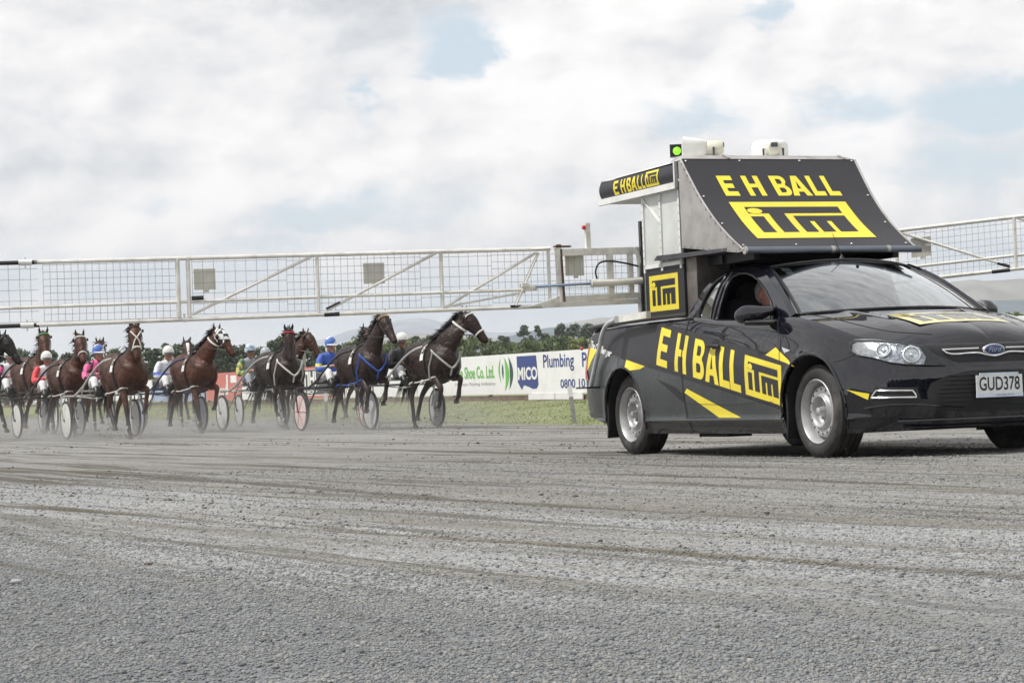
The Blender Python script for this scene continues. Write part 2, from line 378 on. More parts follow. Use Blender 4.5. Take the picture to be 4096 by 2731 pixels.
# ================================================================== the pace vehicle with the mobile starting gate
CAR_Q = (1.738, 18.79, 0.376)
car = empty('starting_gate_car', (CAR_Q[0], CAR_Q[1], 0.0), CAR_Q[2] - math.pi / 2, 1.0,
            'black utility vehicle with yellow lettering, carrying a gate and a tall sign', 'vehicle')
paint = pmat('black_paint', (.0055, .006, .011), .3, 0.0, .15, 3.0, coat=1.0, dirt=((.08, .075, .07), .04, 5.0))
paint.node_tree.nodes['Principled BSDF'].inputs['Specular IOR Level'].default_value = 0.0; paint.node_tree.nodes['Principled BSDF'].inputs['Coat Weight'].default_value = 1.0; paint.node_tree.nodes['Principled BSDF'].inputs['Coat IOR'].default_value = 1.68; paint.node_tree.nodes['Principled BSDF'].inputs['Coat Roughness'].default_value = .02
wrapc = pmat('charcoal_wrap', (.030, .029, .033), .46, 0, .06, 3.0, spec=.32, dirt=((.12, .115, .10), .06, 4.0))
wrapg = pmat('grey_wrap', (.036, .042, .043), .28, 0, .06, 3.0, spec=.35, coat=.2, dirt=((.16, .15, .13), .20, 4.0))
wrapd = pmat('dark_wrap', (.018, .018, .022), .38, 0, .06, 3.0, spec=.3)
yel = pmat('yellow_vinyl', (.80, .655, .045), .40, 0, .05, 4.0, spec=.45, dirt=((.50, .42, .10), .35, 3.0))
yel_skylit = pmat('yellow_skylit_vinyl', (.74, .66, .20), .25, 0, .08, 14.0, coat=1.0)  # bonnet yellow, paled to put the sky reflection into its colour
blackv = pmat('black_vinyl', (.024, .024, .028), .46, 0, .1, 5.0, spec=.35)
rubber = pmat('tyre_rubber', (.030, .028, .027), .75, 0, .25, 14.0, bump=.0015, bscale=60, dirt=((.13, .12, .105), .75, 5.0))
plastic = pmat('black_plastic', (.014, .014, .016), .5, 0, .15, 20.0)
trimm = pmat('dark_trim', (.02, .02, .022), .35, 0, .1, 10.0)
steelw = pmat('silver_wheel', (.44, .44, .445), .46, .35, .08, 20.0, dirt=((.20, .18, .155), .45, 9.0))
chrome = pmat('chrome', (.78, .79, .80), .12, 1.0, .03, 20.0)
alu = pmat('weathered_aluminium', (.50, .48, .46), .42, .75, .10, 6.0, dirt=((.22, .18, .15), .55, 5.0))
aluw = pmat('pale_panel', (.60, .62, .60), .40, .1, .08, 5.0, dirt=((.38, .38, .36), .4, 6.0))
cream = pmat('cream_paint', (.72, .71, .66), .45, 0, .08, 8.0, dirt=((.26, .19, .12), .40, 9.0))
whitep = pmat('white_paint', (.74, .74, .72), .45, 0, .06, 6.0, dirt=((.42, .39, .33), .30, 7.0))
darksteel = pmat('dark_steel', (.10, .10, .11), .45, .6, .2, 9.0)
rust = pmat('rusty_steel', (.13, .075, .05), .7, .2, .3, 20.0)
interior = pmat('cabin_lining', (.020, .021, .023), .8, 0, .2, 9.0)
seatm = pmat('seat_cloth', (.035, .036, .04), .9, 0, .2, 60.0)
amber = pmat('red_lamp_plastic', (.55, .02, .03), .2, 0, .1, 20.0, coat=.6)
silverl = pmat('lamp_reflector', (.80, .82, .85), .14, .85, .2, 30.0, bump=.004, bscale=60)
glass = glassmat('windscreen_glass', (.86, .97, .95), 2.0, .98, 2.2)
glassd = glassmat('tinted_glass', (.14, .22, .34), 2.4, .55, 2.3)
glassc = glassmat('clear_lens', (.95, .97, .98), .8, .92)

# --- body surface: a plan contour with a height-dependent inset
SH = [(-1.05,1.02),(-.9,1.045),(-.5,1.055),(1.2,1.065),(1.6,1.03),(2.2,1.01),(2.7,1.0),(3.0,.965),(3.3,.90),(3.55,.835),(3.75,.785),(3.93,.755),(4.06,.745)]
CT = [(-1.06,0),(-1.05,-.4),(-1.015,-.66),(-.965,-.78),(-.87,-.852),(-.65,-.893),(-.3,-.918),(.3,-.925),(1.5,-.925),(2.6,-.925),(3.1,-.922),(3.35,-.905),(3.55,-.872),(3.68,-.828),(3.80,-.755),(3.90,-.655),(3.975,-.5),(4.025,-.3),(4.05,0)]
CP = resample(catmull(CT, 16), .016); NU = len(CP)
_t = np.gradient(CP, axis=0); _t /= np.linalg.norm(_t, axis=1)[:, None]
CN = np.stack([-_t[:, 1], _t[:, 0]], 1)
if CN[NU // 2, 1] < 0: CN = -CN
CN[0] = (1, 0); CN[-1] = (-1, 0)
def inset(x, z):
    zs = interp(x, SH); d = zs - z
    top = interp(d, [(0,.100),(.02,.078),(.06,.059),(.12,.042),(.2,.024),(.28,.008),(.36,0),(3,0)])
    low = interp(z, [(.1,.075),(.17,.05),(.235,.03),(.262,.027),(.268,.012),(.3,.018),(.4,.010),(.5,.003),(.6,0),(2,0)])
    fr = interp(z, [(.17,.11),(.22,.06),(.30,.02),(.38,0),(.52,.002),(.60,.018),(.66,.032),(.70,.045),(.735,.066),(.75,.085),(.80,.12)])
    re = interp(z, [(.2,.14),(.26,.10),(.34,.03),(.45,0),(.58,.004),(.66,.02),(.9,.035),(1.0,.06),(1.045,.10)])
    wf = sst(3.60, 3.93, x); wr = 1 - sst(-1.03, -.84, x); f = 0
    for cx in (.04, 3.15):
        r = np.hypot(x - cx, z - .32); f = f + .016 * np.exp(-((r - .40) / .04) ** 2)
    s = top + low - f
    return s * (1 - wf) * (1 - wr) + fr * wf + re * wr
def wall(i, z):
    i = np.asarray(i, float); k = np.clip(i.astype(int), 0, NU - 2); t = (i - k)[..., None]
    c = CP[k] * (1 - t) + CP[k + 1] * t; n = CN[k] * (1 - t) + CN[k + 1] * t
    ins = inset(c[..., 0], z); p = c + n * ins[..., None]
    return np.concatenate([p, np.broadcast_to(z, ins.shape)[..., None]], -1)
def zbot(x): return interp(x, [(-1.06, .33), (-.7, .30), (-.42, .25), (-.3, .17), (3.4, .17), (4.05, .18)])
def wall1(i, z, off=0.0):
    i = min(max(i, 0.0), NU - 1.001); p = wall(np.array(i), np.array(z))
    a = wall(np.array(min(i + .5, NU - 1.001)), np.array(z)) - wall(np.array(max(i - .5, 0)), np.array(z)); b = wall(np.array(i), np.array(z + .004)) - wall(np.array(i), np.array(z - .004))
    n = np.cross(a, b); n /= np.linalg.norm(n); c = CN[int(i)]
    if n[0] * c[0] + n[1] * c[1] > 0: n = -n
    return p + n * off
XI = CP[:, 0] + CN[:, 0] * 0
def side_map(off):
    def f(x, z):
        i = np.interp(x, XI[30:375], np.arange(30, 375)); return wall1(float(i), min(z, float(interp(x, SH)) - .002), off)
    return f
def s_map(off): return lambda s, z: wall1(s / .016, z, off)      # position by arc length round the nose

CAPG = []
def body_mesh():
    m = M(); NV = 76; W = []
    for i in range(NU):
        zb = float(zbot(CP[i, 0])); zs = float(interp(CP[i, 0], SH)); z = zb + (zs - zb) * np.linspace(0, 1, NV); W.append(wall(np.full(NV, float(min(i, NU - 1.001))), z))
    W = np.array(W); W[0, :, 1] = 0; W[-1, :, 1] = 0
    keep = np.ones((NU - 1, NV - 1), bool)
    for cx, r in ((.05, .388), (3.15, .398)):
        for i in range(NU):
            for j in range(NV):
                d = math.hypot(W[i, j, 0] - cx, W[i, j, 2] - .32)
                if abs(d - r) < .0125 and W[i, j, 1] < -.5:      # pull the rim of the arch onto the circle
                    k = r / d; W[i, j, 0] = cx + (W[i, j, 0] - cx) * k; W[i, j, 2] = .32 + (W[i, j, 2] - .32) * k
        C = (W[:-1, :-1] + W[1:, 1:]) / 2
        keep &= ~((np.hypot(C[..., 0] - cx, C[..., 2] - .32) < r - .001) & (C[..., 1] < -.5))
    for sg in (1, -1):
        V = W.reshape(-1, 3) * np.array([1, sg, 1]); F = []
        for i in range(NU - 1):
            for j in range(NV - 1):
                if keep[i, j]: q = (i * NV + j, (i + 1) * NV + j, (i + 1) * NV + j + 1, i * NV + j + 1); F.append(q if sg > 0 else q[::-1])
        m.put(V, F)
    # bonnet
    i0 = int(np.searchsorted(CP[30:, 0], 2.70)) + 30; S = W[i0:, -1]; n = len(S); s = np.linspace(0, 1, n)
    xc = 3.03 + (S[-1, 0] - 3.03) * s ** .85; T = np.linspace(0, 1, 34); A = np.zeros((n, len(T), 3))
    zc = interp(xc, BON)
    for k, t in enumerate(T):
        e = t * s + (1 - (1 - t) ** 2) * (1 - s)
        A[:, k, 0] = S[:, 0] + (xc - S[:, 0]) * e; A[:, k, 1] = S[:, 1] * (1 - t)
        g = 1 - (1 - t) ** 2.4; A[:, k, 2] = S[:, 2] + (zc - S[:, 2]) * g + .008 * np.exp(-((np.abs(A[:, k, 1]) - .46) / .05) ** 2) * (1 - s) * min(1, t * 6)
    m.grid(A); m.grid(A * np.array([1, -1, 1]), flip=True); CAPG.append(A)
    # floor and tail top
    fl = [(x, -.80) for x in np.linspace(-.95, 3.9, 12)]
    m.grid(np.array([[(x, -y0, .22), (x, y0, .22)] for x in np.linspace(.5, 2.7, 6) for y0 in (.85,)]))
    return m
BON = [(3.0, 1.028), (3.3, .975), (3.6, .922), (3.8, .868), (3.92, .815), (3.99, .752)]
body = body_mesh().build('body', paint, car, sharp=50, fix=True)
m = M(); m.mi = 0
for sg in (1,):
    for cx in (.05, 3.15):      # wheel housings
        a = np.linspace(-15, 195, 28); P = np.array([[(cx + .40 * math.cos(rad(t)), y, .32 + .40 * math.sin(rad(t))) for y in (-.90, -.75, -.55)] for t in a]); m.grid(P); m.grid(P * np.array([1, -1, 1]))
        m.poly([(cx + .40 * math.cos(rad(t)), -.56, .32 + .40 * math.sin(rad(t))) for t in a]); m.poly([(cx + .40 * math.cos(rad(t)), .56, .32 + .40 * math.sin(rad(t))) for t in a])
m.box((1.6, 0, .24), (1.9, 1.5, .10)); m.box((-.6, 0, .36), (.5, 1.2, .12)); m.box((3.1, 0, .38), (1.0, .9, .14)); m.tube([(.2, -.3, .2), (2.4, -.3, .19)], .04); m.box((.05, 0, .30), (.16, 1.3, .14))
m.box((1.25, -.62, .18), (.5, .2, .08))
m.build('underbody', interior, car)

for cx, r in ((.05, .392), (3.15, .402)):      # rolled lips of the wheel openings
    for sg in (1, -1):
        m = M(); L_ = []
        for a in np.linspace(-20, 200, 60):
            x, z = cx + r * math.cos(rad(a)), .32 + r * math.sin(rad(a))
            if z > .19: p = side_map(.0)(x, z); L_.append((p[0], sg * p[1], p[2]))
        m.tube(L_, .0115, 8); m.build('arch_lip', paint, car)

# tray: load cover, rail trim, tail
m = M()
m.grid(np.array([[(x, y, 1.062 + .012 * (1 - (y / .8) ** 2)) for y in np.linspace(-.80, .80, 9)] for x in np.linspace(-.93, 1.12, 8)]))
m.build('load_cover', pmat('cover_vinyl', (.02, .02, .022), .6, 0, .1, 5.0), car)
m = M()
for sg in (-1, 1):
    m.tube([(-.90, sg * .80, 1.070), (-.5, sg * .838, 1.080), (.3, sg * .845, 1.088), (1.12, sg * .845, 1.090)], .017, 8)
m.tube([(-.93, -.78, 1.07), (-.98, -.5, 1.075), (-1.0, 0, 1.08), (-.98, .5, 1.075), (-.93, .78, 1.07)], .017, 8)
m.build('rail_trim', trimm, car)

# --- cabin: side skins with window openings
def gy(z): return .835 - (z - .98) * .38 - max(0.0, z - 1.28) ** 2 * 2.6
OUT = [(1.02, 1.055), (1.035, 1.08), (1.10, 1.18), (1.18, 1.28), (1.29, 1.36), (1.42, 1.412), (1.58, 1.428), (1.78, 1.422), (1.96, 1.395), (2.12, 1.35), (2.30, 1.276), (2.48, 1.172), (2.627, 1.085), (2.76, 1.0), (2.76, .965), (1.02, .965)]
QW = [(1.47, .995), (1.36, 1.012), (1.27, 1.045), (1.225, 1.095), (1.235, 1.165), (1.285, 1.26), (1.36, 1.335), (1.45, 1.375), (1.475, 1.37), (1.45, 1.25), (1.44, 1.12)]
DW = [(1.60, .995), (1.575, 1.12), (1.575, 1.25), (1.60, 1.345), (1.68, 1.368), (1.80, 1.364), (1.93, 1.342), (2.08, 1.295), (2.24, 1.215), (2.38, 1.125), (2.45, 1.06), (2.46, .995)]
def sm(L, n=4, closed=True):
    P = np.array(L + [L[0], L[1]], float); Q = catmull(P, n); return [tuple(p) for p in Q[n: n * (len(L) + 1)]]
def cmap(sg, off=0.0): return lambda x, z: (x, sg * (gy(z) + off), z)
m = M()
for sg in (-1, 1):
    for off in (0.0, -.030):
        decal(m, [OUT, sm(QW), DW], cmap(sg, off), .06)
    for lp in (DW, sm(QW)):
        P = np.array([[cmap(sg, o)(x, z) for o in (0.0, -.03)] for x, z in lp + [lp[0]]]); m.grid(P)
m.build_each('cabin_side', paint, car)
m = M()
for sg in (-1, 1):      # dark rubber and frame lines round the openings
    for lp, o in ((DW, .004), (sm(QW), .004)): m.tube([cmap(sg, o)(x, z) for x, z in lp], .007, 6, closed=True)
    m.tube([cmap(sg, .004)(x, z) for x, z in ((1.52, .99), (1.505, 1.12), (1.515, 1.27), (1.54, 1.39))], .010, 6)
m.build_each('window_seal', trimm, car)
m = M()
for sg in (-1, 1): decal(m, [sm(QW)], cmap(sg, -.008), .06)
m.build_each('quarter_window', glassd, car)
m = M(); decal(m, [DW], cmap(1, -.008), .08); m.build('side_window', glassmat('side_glass', (.95, .98, .98), .6, .95), car)
# roof, windscreen, pillars
def edge_top(x): return float(interp(x, [(p[0], p[1]) for p in OUT[4:14]]))
WST = lambda t: np.array((2.00 + .13 * (1 - t * t), .575 * t, 1.392 + .040 * (1 - t * t)))     # top edge of the windscreen, t in -1..1
WSB = lambda t: np.array((2.735 + .27 * (1 - t * t), .735 * t, 1.012 + .018 * (1 - t * t)))
TT = np.linspace(-1, 1, 25)
A = np.array([[WST(t) * (1 - v) + WSB(t) * v + np.array((0, 0, .03)) * math.sin(math.pi * v) for v in np.linspace(0, 1, 12)] for t in TT])
m = M(); m.grid(A); m.build('windscreen', glass, car, fix=True)
m = M(); m.tube([tuple(p + np.array((0, 0, .004))) for p in np.vstack([A[:, 0], A[-1, ::1], A[::-1, -1], A[0, ::-1]])], .010, 6, closed=True); m.build('windscreen_seal', trimm, car)
m = M(); RX = np.linspace(1.40, 2.0, 12); G = []
for x in RX:
    k = (x - 1.40) / .6; row = []
    for t in TT:
        ze = edge_top(x); ye = gy(ze) ; xf = x + (.13 * (1 - t * t)) * k; zc = interp(x, [(1.38, 1.418), (1.6, 1.458), (1.85, 1.458), (2.0, 1.432)])
        row.append((xf, ye * t, ze + (zc - ze) * (1 - abs(t) ** 2.6)))
    G.append(row)
G = np.array(G); G[-1] = np.array([WST(t) for t in TT]); m.grid(G)
# A pillar strips from the side skin to the glass
for sg in (-1, 1):
    xs = np.linspace(1.98, 2.76, 14); P = []
    for i, x in enumerate(xs):
        z = edge_top(x) if x < 2.7 else interp(x, [(2.7, edge_top(2.7)), (2.76, 1.0)]); z = float(z); o = np.array((x, sg * gy(z), z)); v = i / 13
        inn = WST(sg) * (1 - v) + WSB(sg) * v + np.array((0, 0, .03)) * math.sin(math.pi * v); mid = (o + inn) / 2 + np.array((.012, sg * .006, .014)); P.append([o, mid, inn])
    m.grid(np.array(P))
# back of the cab
m.grid(np.array([[(1.40 - .25 * v, y * (gy(1.40) + .06 * v * 2.2), 1.412 - .36 * v) for y in np.linspace(-1, 1, 9)] for v in np.linspace(0, 1, 5)]))
m.build('roof', paint, car)
m = M()
m.poly([(1.30, -.50, 1.36), (1.30, .50, 1.36), (1.20, .58, 1.12), (1.20, -.58, 1.12)]); m.build('rear_window', glassd, car)
m = M()      # scuttle panel under the glass
m.grid(np.array([[tuple(WSB(t) + np.array((-.05 + .07 * v, 0, -.010 + 0.0 * v))) for v in (0, 1)] for t in TT])); m.build('scuttle', plastic, car)
# cabin contents
m = M()
m.box((1.75, 0, .62), (1.5, 1.5, .08)); m.box((2.62, 0, .80), (.34, 1.46, .30)); m.grid(np.array([[(2.30 + .45 * v, y, .90 + .10 * v) for v in (0, .5, 1)] for y in (-.74, 0, .74)]))
m.grid(np.array([[(x, y, 1.395) for y in (-.55, 0, .55)] for x in (1.42, 1.95)])); m.box((1.22, 0, .95), (.06, 1.4, .62))
m.build('dashboard', interior, car)
for sy in (-.38, .38):
    m = M(); loft_mesh(m, [(1.78, sy, .70, .25, .07), (1.55, sy, .70, .25, .09), (1.42, sy, .78, .24, .09), (1.34, sy, 1.0, .23, .07), (1.30, sy, 1.16, .20, .06)]); loft_mesh(m, [(1.30, sy, 1.20, .12, .05), (1.29, sy, 1.30, .12, .05)])
    m.build('seat', seatm, car)
m = M(); m.lathe([(.185, -.012), (.197, 0), (.185, .012), (.173, 0), (.185, -.012)], (0, 0, 0), 28, 'X'); m.bar((0, -.17, 0), (0, .17, 0), .03, .02); o = m.build('steering_wheel', plastic, car); o.location = (2.18, -.38, .98); o.rotation_euler = (0, rad(-25), 0)
m = M(); m.tube([(2.30, 0, 1.385), (2.27, 0, 1.34)], .012); m.box((2.26, 0, 1.325), (.03, .22, .06)); m.build('rear_view_mirror', plastic, car)
m = M(); m.box((0, 0, 0), (.002, .07, .06)); m.box((.0, 0, -.068), (.002, .06, .05)); o = m.build('registration_label', pmat('label_paper', (.72, .80, .78), .6), car); o.location = (2.055, -.47, 1.372); o.rotation_euler = (0, rad(-62), 0)

# --- decals on the flank
m = M(); mp = side_map(.0018)
band = [(-.93, .995), (-.5, 1.03), (.33, 1.045), (.66, 1.04), (1.157, .972), (1.593, .902), (2.338, .776), (2.70, .712), (2.93, .66), (2.85, .60), (2.80, .54), (2.77, .48), (2.757, .40), (2.757, .352), (1.932, .484), (1.157, .607), (.509, .709), (.30, .742), (.20, .756), (.10, .765), (-.05, .80), (-.258, .838), (-.531, .873), (-.93, .93)]
decal(m, [band], mp, .035)
m.build('charcoal_band', wrapc, car)
m = M()
arcp = [(.05 + .40 * math.cos(rad(a)), .32 + .40 * math.sin(rad(a))) for a in range(-5, 66, 7)]
decal(m, [[(2.75, .335), (2.752, .272), (.46, .272)] + arcp + [(.509, .70), (1.157, .600), (1.932, .477)]], mp, .035)
arcq = [(.05 + .40 * math.cos(rad(a)), .32 + .40 * math.sin(rad(a))) for a in range(100, 186, 7)]
decal(m, [arcq + [(-.36, .30), (-.60, .33), (-.86, .36), (-.93, .60), (-.93, .92), (-.531, .865), (-.258, .83), (-.05, .79)]], mp, .035)
m.build('grey_band', wrapg, car)
m = M(); mp = side_map(.0034)
decal(m, [[(.711, .600), (1.036, .530), (1.165, .47), (1.17, .402), (.95, .50)]], mp, .04); decal(m, [[(1.22, .30), (1.66, .30), (1.74, .272), (1.22, .272)]], mp, .04)
m.build('dark_flash', wrapd, car)
m = M(); mp = side_map(.0036)
def shear(off):
    f = side_map(off); return lambda u, v: f(u, v - .1725 * (u - .70) + .03 * 0)
SP = [(.708, .902), (1.036, 1.237), (1.355, 1.545), (1.561, 1.780), (1.795, 1.959), (1.968, 2.135)]
ehball(m, SP, .717, 1.012, shear(.0036), .03)
for tri in ([(.124, .772), (.492, .71), (.400, .690), (.22, .682), (.13, .715)], [(1.232, .518), (2.088, .289), (1.734, .291), (1.187, .488)], [(2.659, .785), (2.975, .640), (2.521, .734)], [(-.86, .905), (-.564, .879), (-.66, .80), (-.763, .709), (-.80, .70), (-.85, .80)]): decal(m, [tri], mp, .03)
decal(m, [[(5.36, .466), (5.55, .434), (5.536, .394)]], s_map(.003), .03)
m.build_each('yellow_lettering', yel, car, key='loose')
my = M(); mk = M()
f = lambda off: (lambda u, v: side_map(off)(2.205 + .561 * u, .459 + .289 * v - .095 * u + .0 * v))
logo(my, mk, (0, 0, 1, 1), f(.0036), f(.0048), f(.0060), .06)
my.build('flank_emblem', yel, car); mk.build('flank_emblem_cutout', wrapc, car)
m = M(); text(m, 'The Challenger', (-.80, .885, -.20, .965), lambda u, v: side_map(.0036)(u, v - .17 * (u + .8)), bold=.03, shear=.3); m.build('flank_script', whitep, car)
# shut lines
def line(m, pts, w, mapf):
    P = resample(np.array(pts, float), .03); d = np.gradient(P, axis=0); d /= np.linalg.norm(d, axis=1)[:, None]; n = np.stack([-d[:, 1], d[:, 0]], 1)
    m.grid(np.array([[mapf(*(P[i] + n[i] * w / 2)), mapf(*(P[i] - n[i] * w / 2))] for i in range(len(P))]))
m = M(); mp = side_map(.0066)
line(m, catmull([(1.145, 1.06), (1.165, .98), (1.17, .919), (1.158, .80), (1.158, .661), (1.165, .50), (1.181, .35), (1.20, .24), (1.225, .172)], 6), .013, mp)
line(m, catmull([(2.60, 1.0), (2.665, .90), (2.71, .80), (2.74, .69)], 6), .006, mp)
line(m, [(1.17, .405), (1.9, .385), (2.6, .40)], .003, mp)
line(m, catmull([(3.42, .655), (3.52, .672), (3.62, .700)], 6), .004, side_map(.003))
m.build_each('shut_line', interior, car, key='loose')
m = M(); A_ = CAPG[0]; ns = len(A_); L_ = []
for i in range(0, int(ns * .74), 3):
    k = 4.2 + 5.0 * (i / ns); k0 = int(k); L_.append(A_[i, k0] * (1 - k + k0) + A_[i, k0 + 1] * (k - k0) + np.array((0, 0, .0005)))
for sg in (1, -1): m.tube([tuple(p * np.array((1, sg, 1))) for p in L_], .0035, 5)
m.build_each('bonnet_gap', interior, car)
m = M(); A = np.array([[side_map(.012)(x, z) for z in (.266, .272, .282, .286)] for x in np.linspace(.53, 2.78, 40)]); A[:, 0, 1] += .01; A[:, 3, 1] += .01; m.grid(A); m.build('sill_strip', wrapg, car)
# door handle, repeater, mirror
m = M(); loft_mesh(m, [(1.60, -.925, .832, .012, .012), (1.65, -.945, .832, .014, .014), (1.74, -.947, .827, .014, .015), (1.80, -.925, .822, .012, .014)], side=(0, 1, 0)); m.build('door_handle', plastic, car)
m = M(); decal(m, [[(1.69 + .055 * math.cos(a), .842 + .042 * math.sin(a)) for a in np.linspace(0, 2 * math.pi, 16, endpoint=False)]], side_map(.0052), .05); m.build('handle_recess', interior, car)
m = M(); decal(m, [[(2.75, .782), (2.88, .755), (2.80, .738)]], side_map(.005), .05); m.build('side_repeater', silverl, car)
for sg in (-1, 1):
    m = M()
    loft_mesh(m, [(2.50, sg * .845, 1.060, .09, .035), (2.47, sg * .90, 1.045, .075, .05), (2.44, sg * .95, 1.035, .075, .066), (2.43, sg * 1.02, 1.03, .072, .068), (2.43, sg * 1.055, 1.02, .06, .055)], side=(1, 0, 0))
    o = m.build('door_mirror', paint, car)
    mm = M(); loft_mesh(mm, [(2.60, sg * .86, .965, .05, .02), (2.50, sg * .93, .97, .065, .022), (2.45, sg * 1.03, .972, .06, .018)], side=(1, 0, 0)); mm.build('mirror_foot', plastic, o)
    mg = M(); mg.poly([(2.362, sg * .89, 1.0), (2.362, sg * 1.06, 1.0), (2.365, sg * 1.05, 1.075), (2.365, sg * .90, 1.085)]); mg.build('mirror_glass', chrome, o)
m = M(); decal(m, [[(2.40, .998), (2.62, .998), (2.60, 1.04), (2.50, 1.075), (2.46, 1.10)]], cmap(-1, .006), .05); m.build('mirror_sail', paint, car)

# --- nose
HL = [(5.345, .775), (5.40, .792), (5.552, .782), (5.70, .768), (5.856, .752), (5.936, .738), (6.0, .686), (6.08, .600), (5.968, .604), (5.80, .616), (5.70, .632), (5.568, .668), (5.44, .690), (5.37, .725)]
HM = [(12.92 - s if False else s, z) for s, z in HL]
def s_mir(f): return lambda s, z: (lambda p: np.array((p[0], -p[1], p[2])))(f(s, z))
for mir in (0, 1):
    W_ = (lambda o: s_mir(s_map(o))) if mir else s_map
    m = M(); m.mi = 0; decal(m, [HL], W_(.002), .03); hl = m.build('headlight', plastic, car)
    m = M(); decal(m, [[(5.40, .780), (5.552, .776), (5.70, .762), (5.856, .747), (5.915, .728), (5.95, .66), (5.93, .612), (5.80, .622), (5.70, .638), (5.568, .674), (5.44, .695), (5.38, .725)]], W_(.0028), .03); m.build('reflector_panel', pmat('reflector_dark_chrome', (.50, .52, .56), .2, .8, .5, 40, bump=.01, bscale=30), hl)
    m = M(); decal(m, [[(5.38, .765), (5.42, .782), (5.56, .772), (5.60, .74), (5.60, .69), (5.55, .682), (5.45, .698), (5.39, .73)]], W_(.0038), .03); m.build('indicator_lamp', pmat('clear_lamp', (.82, .80, .80), .2, .3, .3, 60), hl)
    for (s0, z0, r0) in ((5.650, .714, .052), (5.852, .680, .060)):
        m = M(); c = W_(.004)(s0, z0); n_ = W_(.03)(s0, z0) - c; n_ /= np.linalg.norm(n_); q = Vector(n_).to_track_quat('Z', 'Y').to_matrix()
        def lp(prof, mm):
            k = len(mm.v); mm.lathe(prof, (0, 0, 0), 28, 'Z')
            for i in range(k, len(mm.v)): v = q @ Vector(mm.v[i]); mm.v[i] = (v.x + c[0], v.y + c[1], v.z + c[2])
        lp([(r0, .002), (r0, .014), (r0 * .86, .017), (r0 * .80, .006), (r0 * .55, .001), (r0 * .30, 0), (r0 * .28, .010), (r0 * .12, .016), (0.0005, .017)], m); m.build('lamp_bowl', silverl, hl)
    m = M(); decal(m, [HL], W_(.020), .03); m.build('headlight_lens', glassc, hl)
    m = M(); L_ = [W_(.016)(s, z) for s, z in HL]; m.tube(L_, .004, 5, closed=True); m.build('headlight_rim', trimm, hl)
    # fog-lamp surround
    m = M(); fr = [(5.565, .405), (5.60, .452), (5.85, .444), (5.875, .400)]; decal(m, [fr], W_(.002), .04); o = m.build('air_vent', interior, car)
    m = M(); m.tube([W_(.006)(*p) for p in [tuple(q_) for q_ in resample(np.array(fr + [fr[0]]), .03)]], .0065, 6); m.build('vent_surround', chrome, o)
    m = M(); decal(m, [[(5.545, .395), (5.59, .475), (5.88, .465), (5.91, .345), (5.82, .335), (5.58, .35)], ], W_(.0008), .04); m.build('vent_recess', plastic, o)
def nose(off):      # position by (y, z) across the nose
    def f(y, z):
        s = np.interp(abs(y), CP[::-1, 1][:NU // 2] * -1, np.arange(NU)[::-1][:NU // 2]); p = wall1(float(s), z, off); return (p[0], math.copysign(p[1], y) if y else 0.0, p[2])
    return f
_yy = -CP[::-1, 1][:120]; _ii = np.arange(NU)[::-1][:120]
def nose(off):
    def f(y, z):
        s = float(np.interp(abs(y), _yy, _ii)); p = wall1(min(s, NU - 1.2), z, off); return (float(p[0]), y, float(p[2]))
    return f
m = M(); decal(m, [[(-.47, .738), (.47, .738), (.40, .675), (.27, .618), (-.27, .618), (-.40, .675)]], nose(.0015), .05); m.build('upper_grille', interior, car)
m = M(); lg = [(-.50, .43), (-.47, .49), (-.36, .535), (-.20, .562), (.20, .562), (.36, .535), (.47, .49), (.50, .43), (.49, .36), (.36, .30), (.2, .285), (-.2, .285), (-.36, .30), (-.49, .36)]; decal(m, [lg], nose(.0015), .05); lgo = m.build('lower_grille', interior, car)
m = M()
for k in range(9):
    z = .315 + k * .0275; yw = .44 - .1 * abs(k - 4) / 4 * (1 if k > 4 else .6); m.tube([nose(.006)(y, z) for y in np.linspace(-yw, yw, 15)], .0042, 5)
m.build('grille_slat', plastic, lgo)
m = M(); P = [(-.36, .702), (-.095, .704), (-.03, .712), (.03, .712), (.095, .704), (.36, .702)]
ch = [[(-.37, .704), (-.105, .706)], [(.105, .706), (.37, .704)]]
for c_ in ch: m.tube([nose(.012)(float(y), float(z)) for y, z in resample(np.array(c_), .04)], .0055, 6)
m.tube([nose(.014)(float(y), float(z)) for y, z in resample(catmull([(-.37, .704), (-.335, .677), (-.12, .677), (-.05, .660), (0, .655), (.05, .660), (.12, .677), (.335, .677), (.37, .704)], 6), .03)], .006, 6)
m.build('grille_bar', chrome, car)
m = M(); c = nose(.02)(0.0, .692); m.lathe([(.0005, .012), (.8, .010), (.95, .006), (1.0, 0), (1.0, -.02)], (0, 0, 0), 36, 'X')
m.v = [(c[0] + p[0], c[1] + p[1] * .086, c[2] + p[2] * .038) for p in m.v]; bd = m.build('badge', chrome, car)
m = M(); m.lathe([(.0005, .016), (.75, .0145), (.86, .011)], (0, 0, 0), 36, 'X'); m.v = [(c[0] + p[0], c[1] + p[1] * .086, c[2] + p[2] * .038) for p in m.v]; m.build('badge_field', pmat('badge_blue', (.015, .03, .12), .25, 0, .1, coat=.8), bd)
m = M(); text(m, 'Ford', (-.052, -.015, .052, .017), lambda u, v: (c[0] + .018, u, c[2] + v), bold=.0, shear=.35); m.build('badge_script', pmat('badge_silver', (.35, .42, .52), .35, .4), bd)
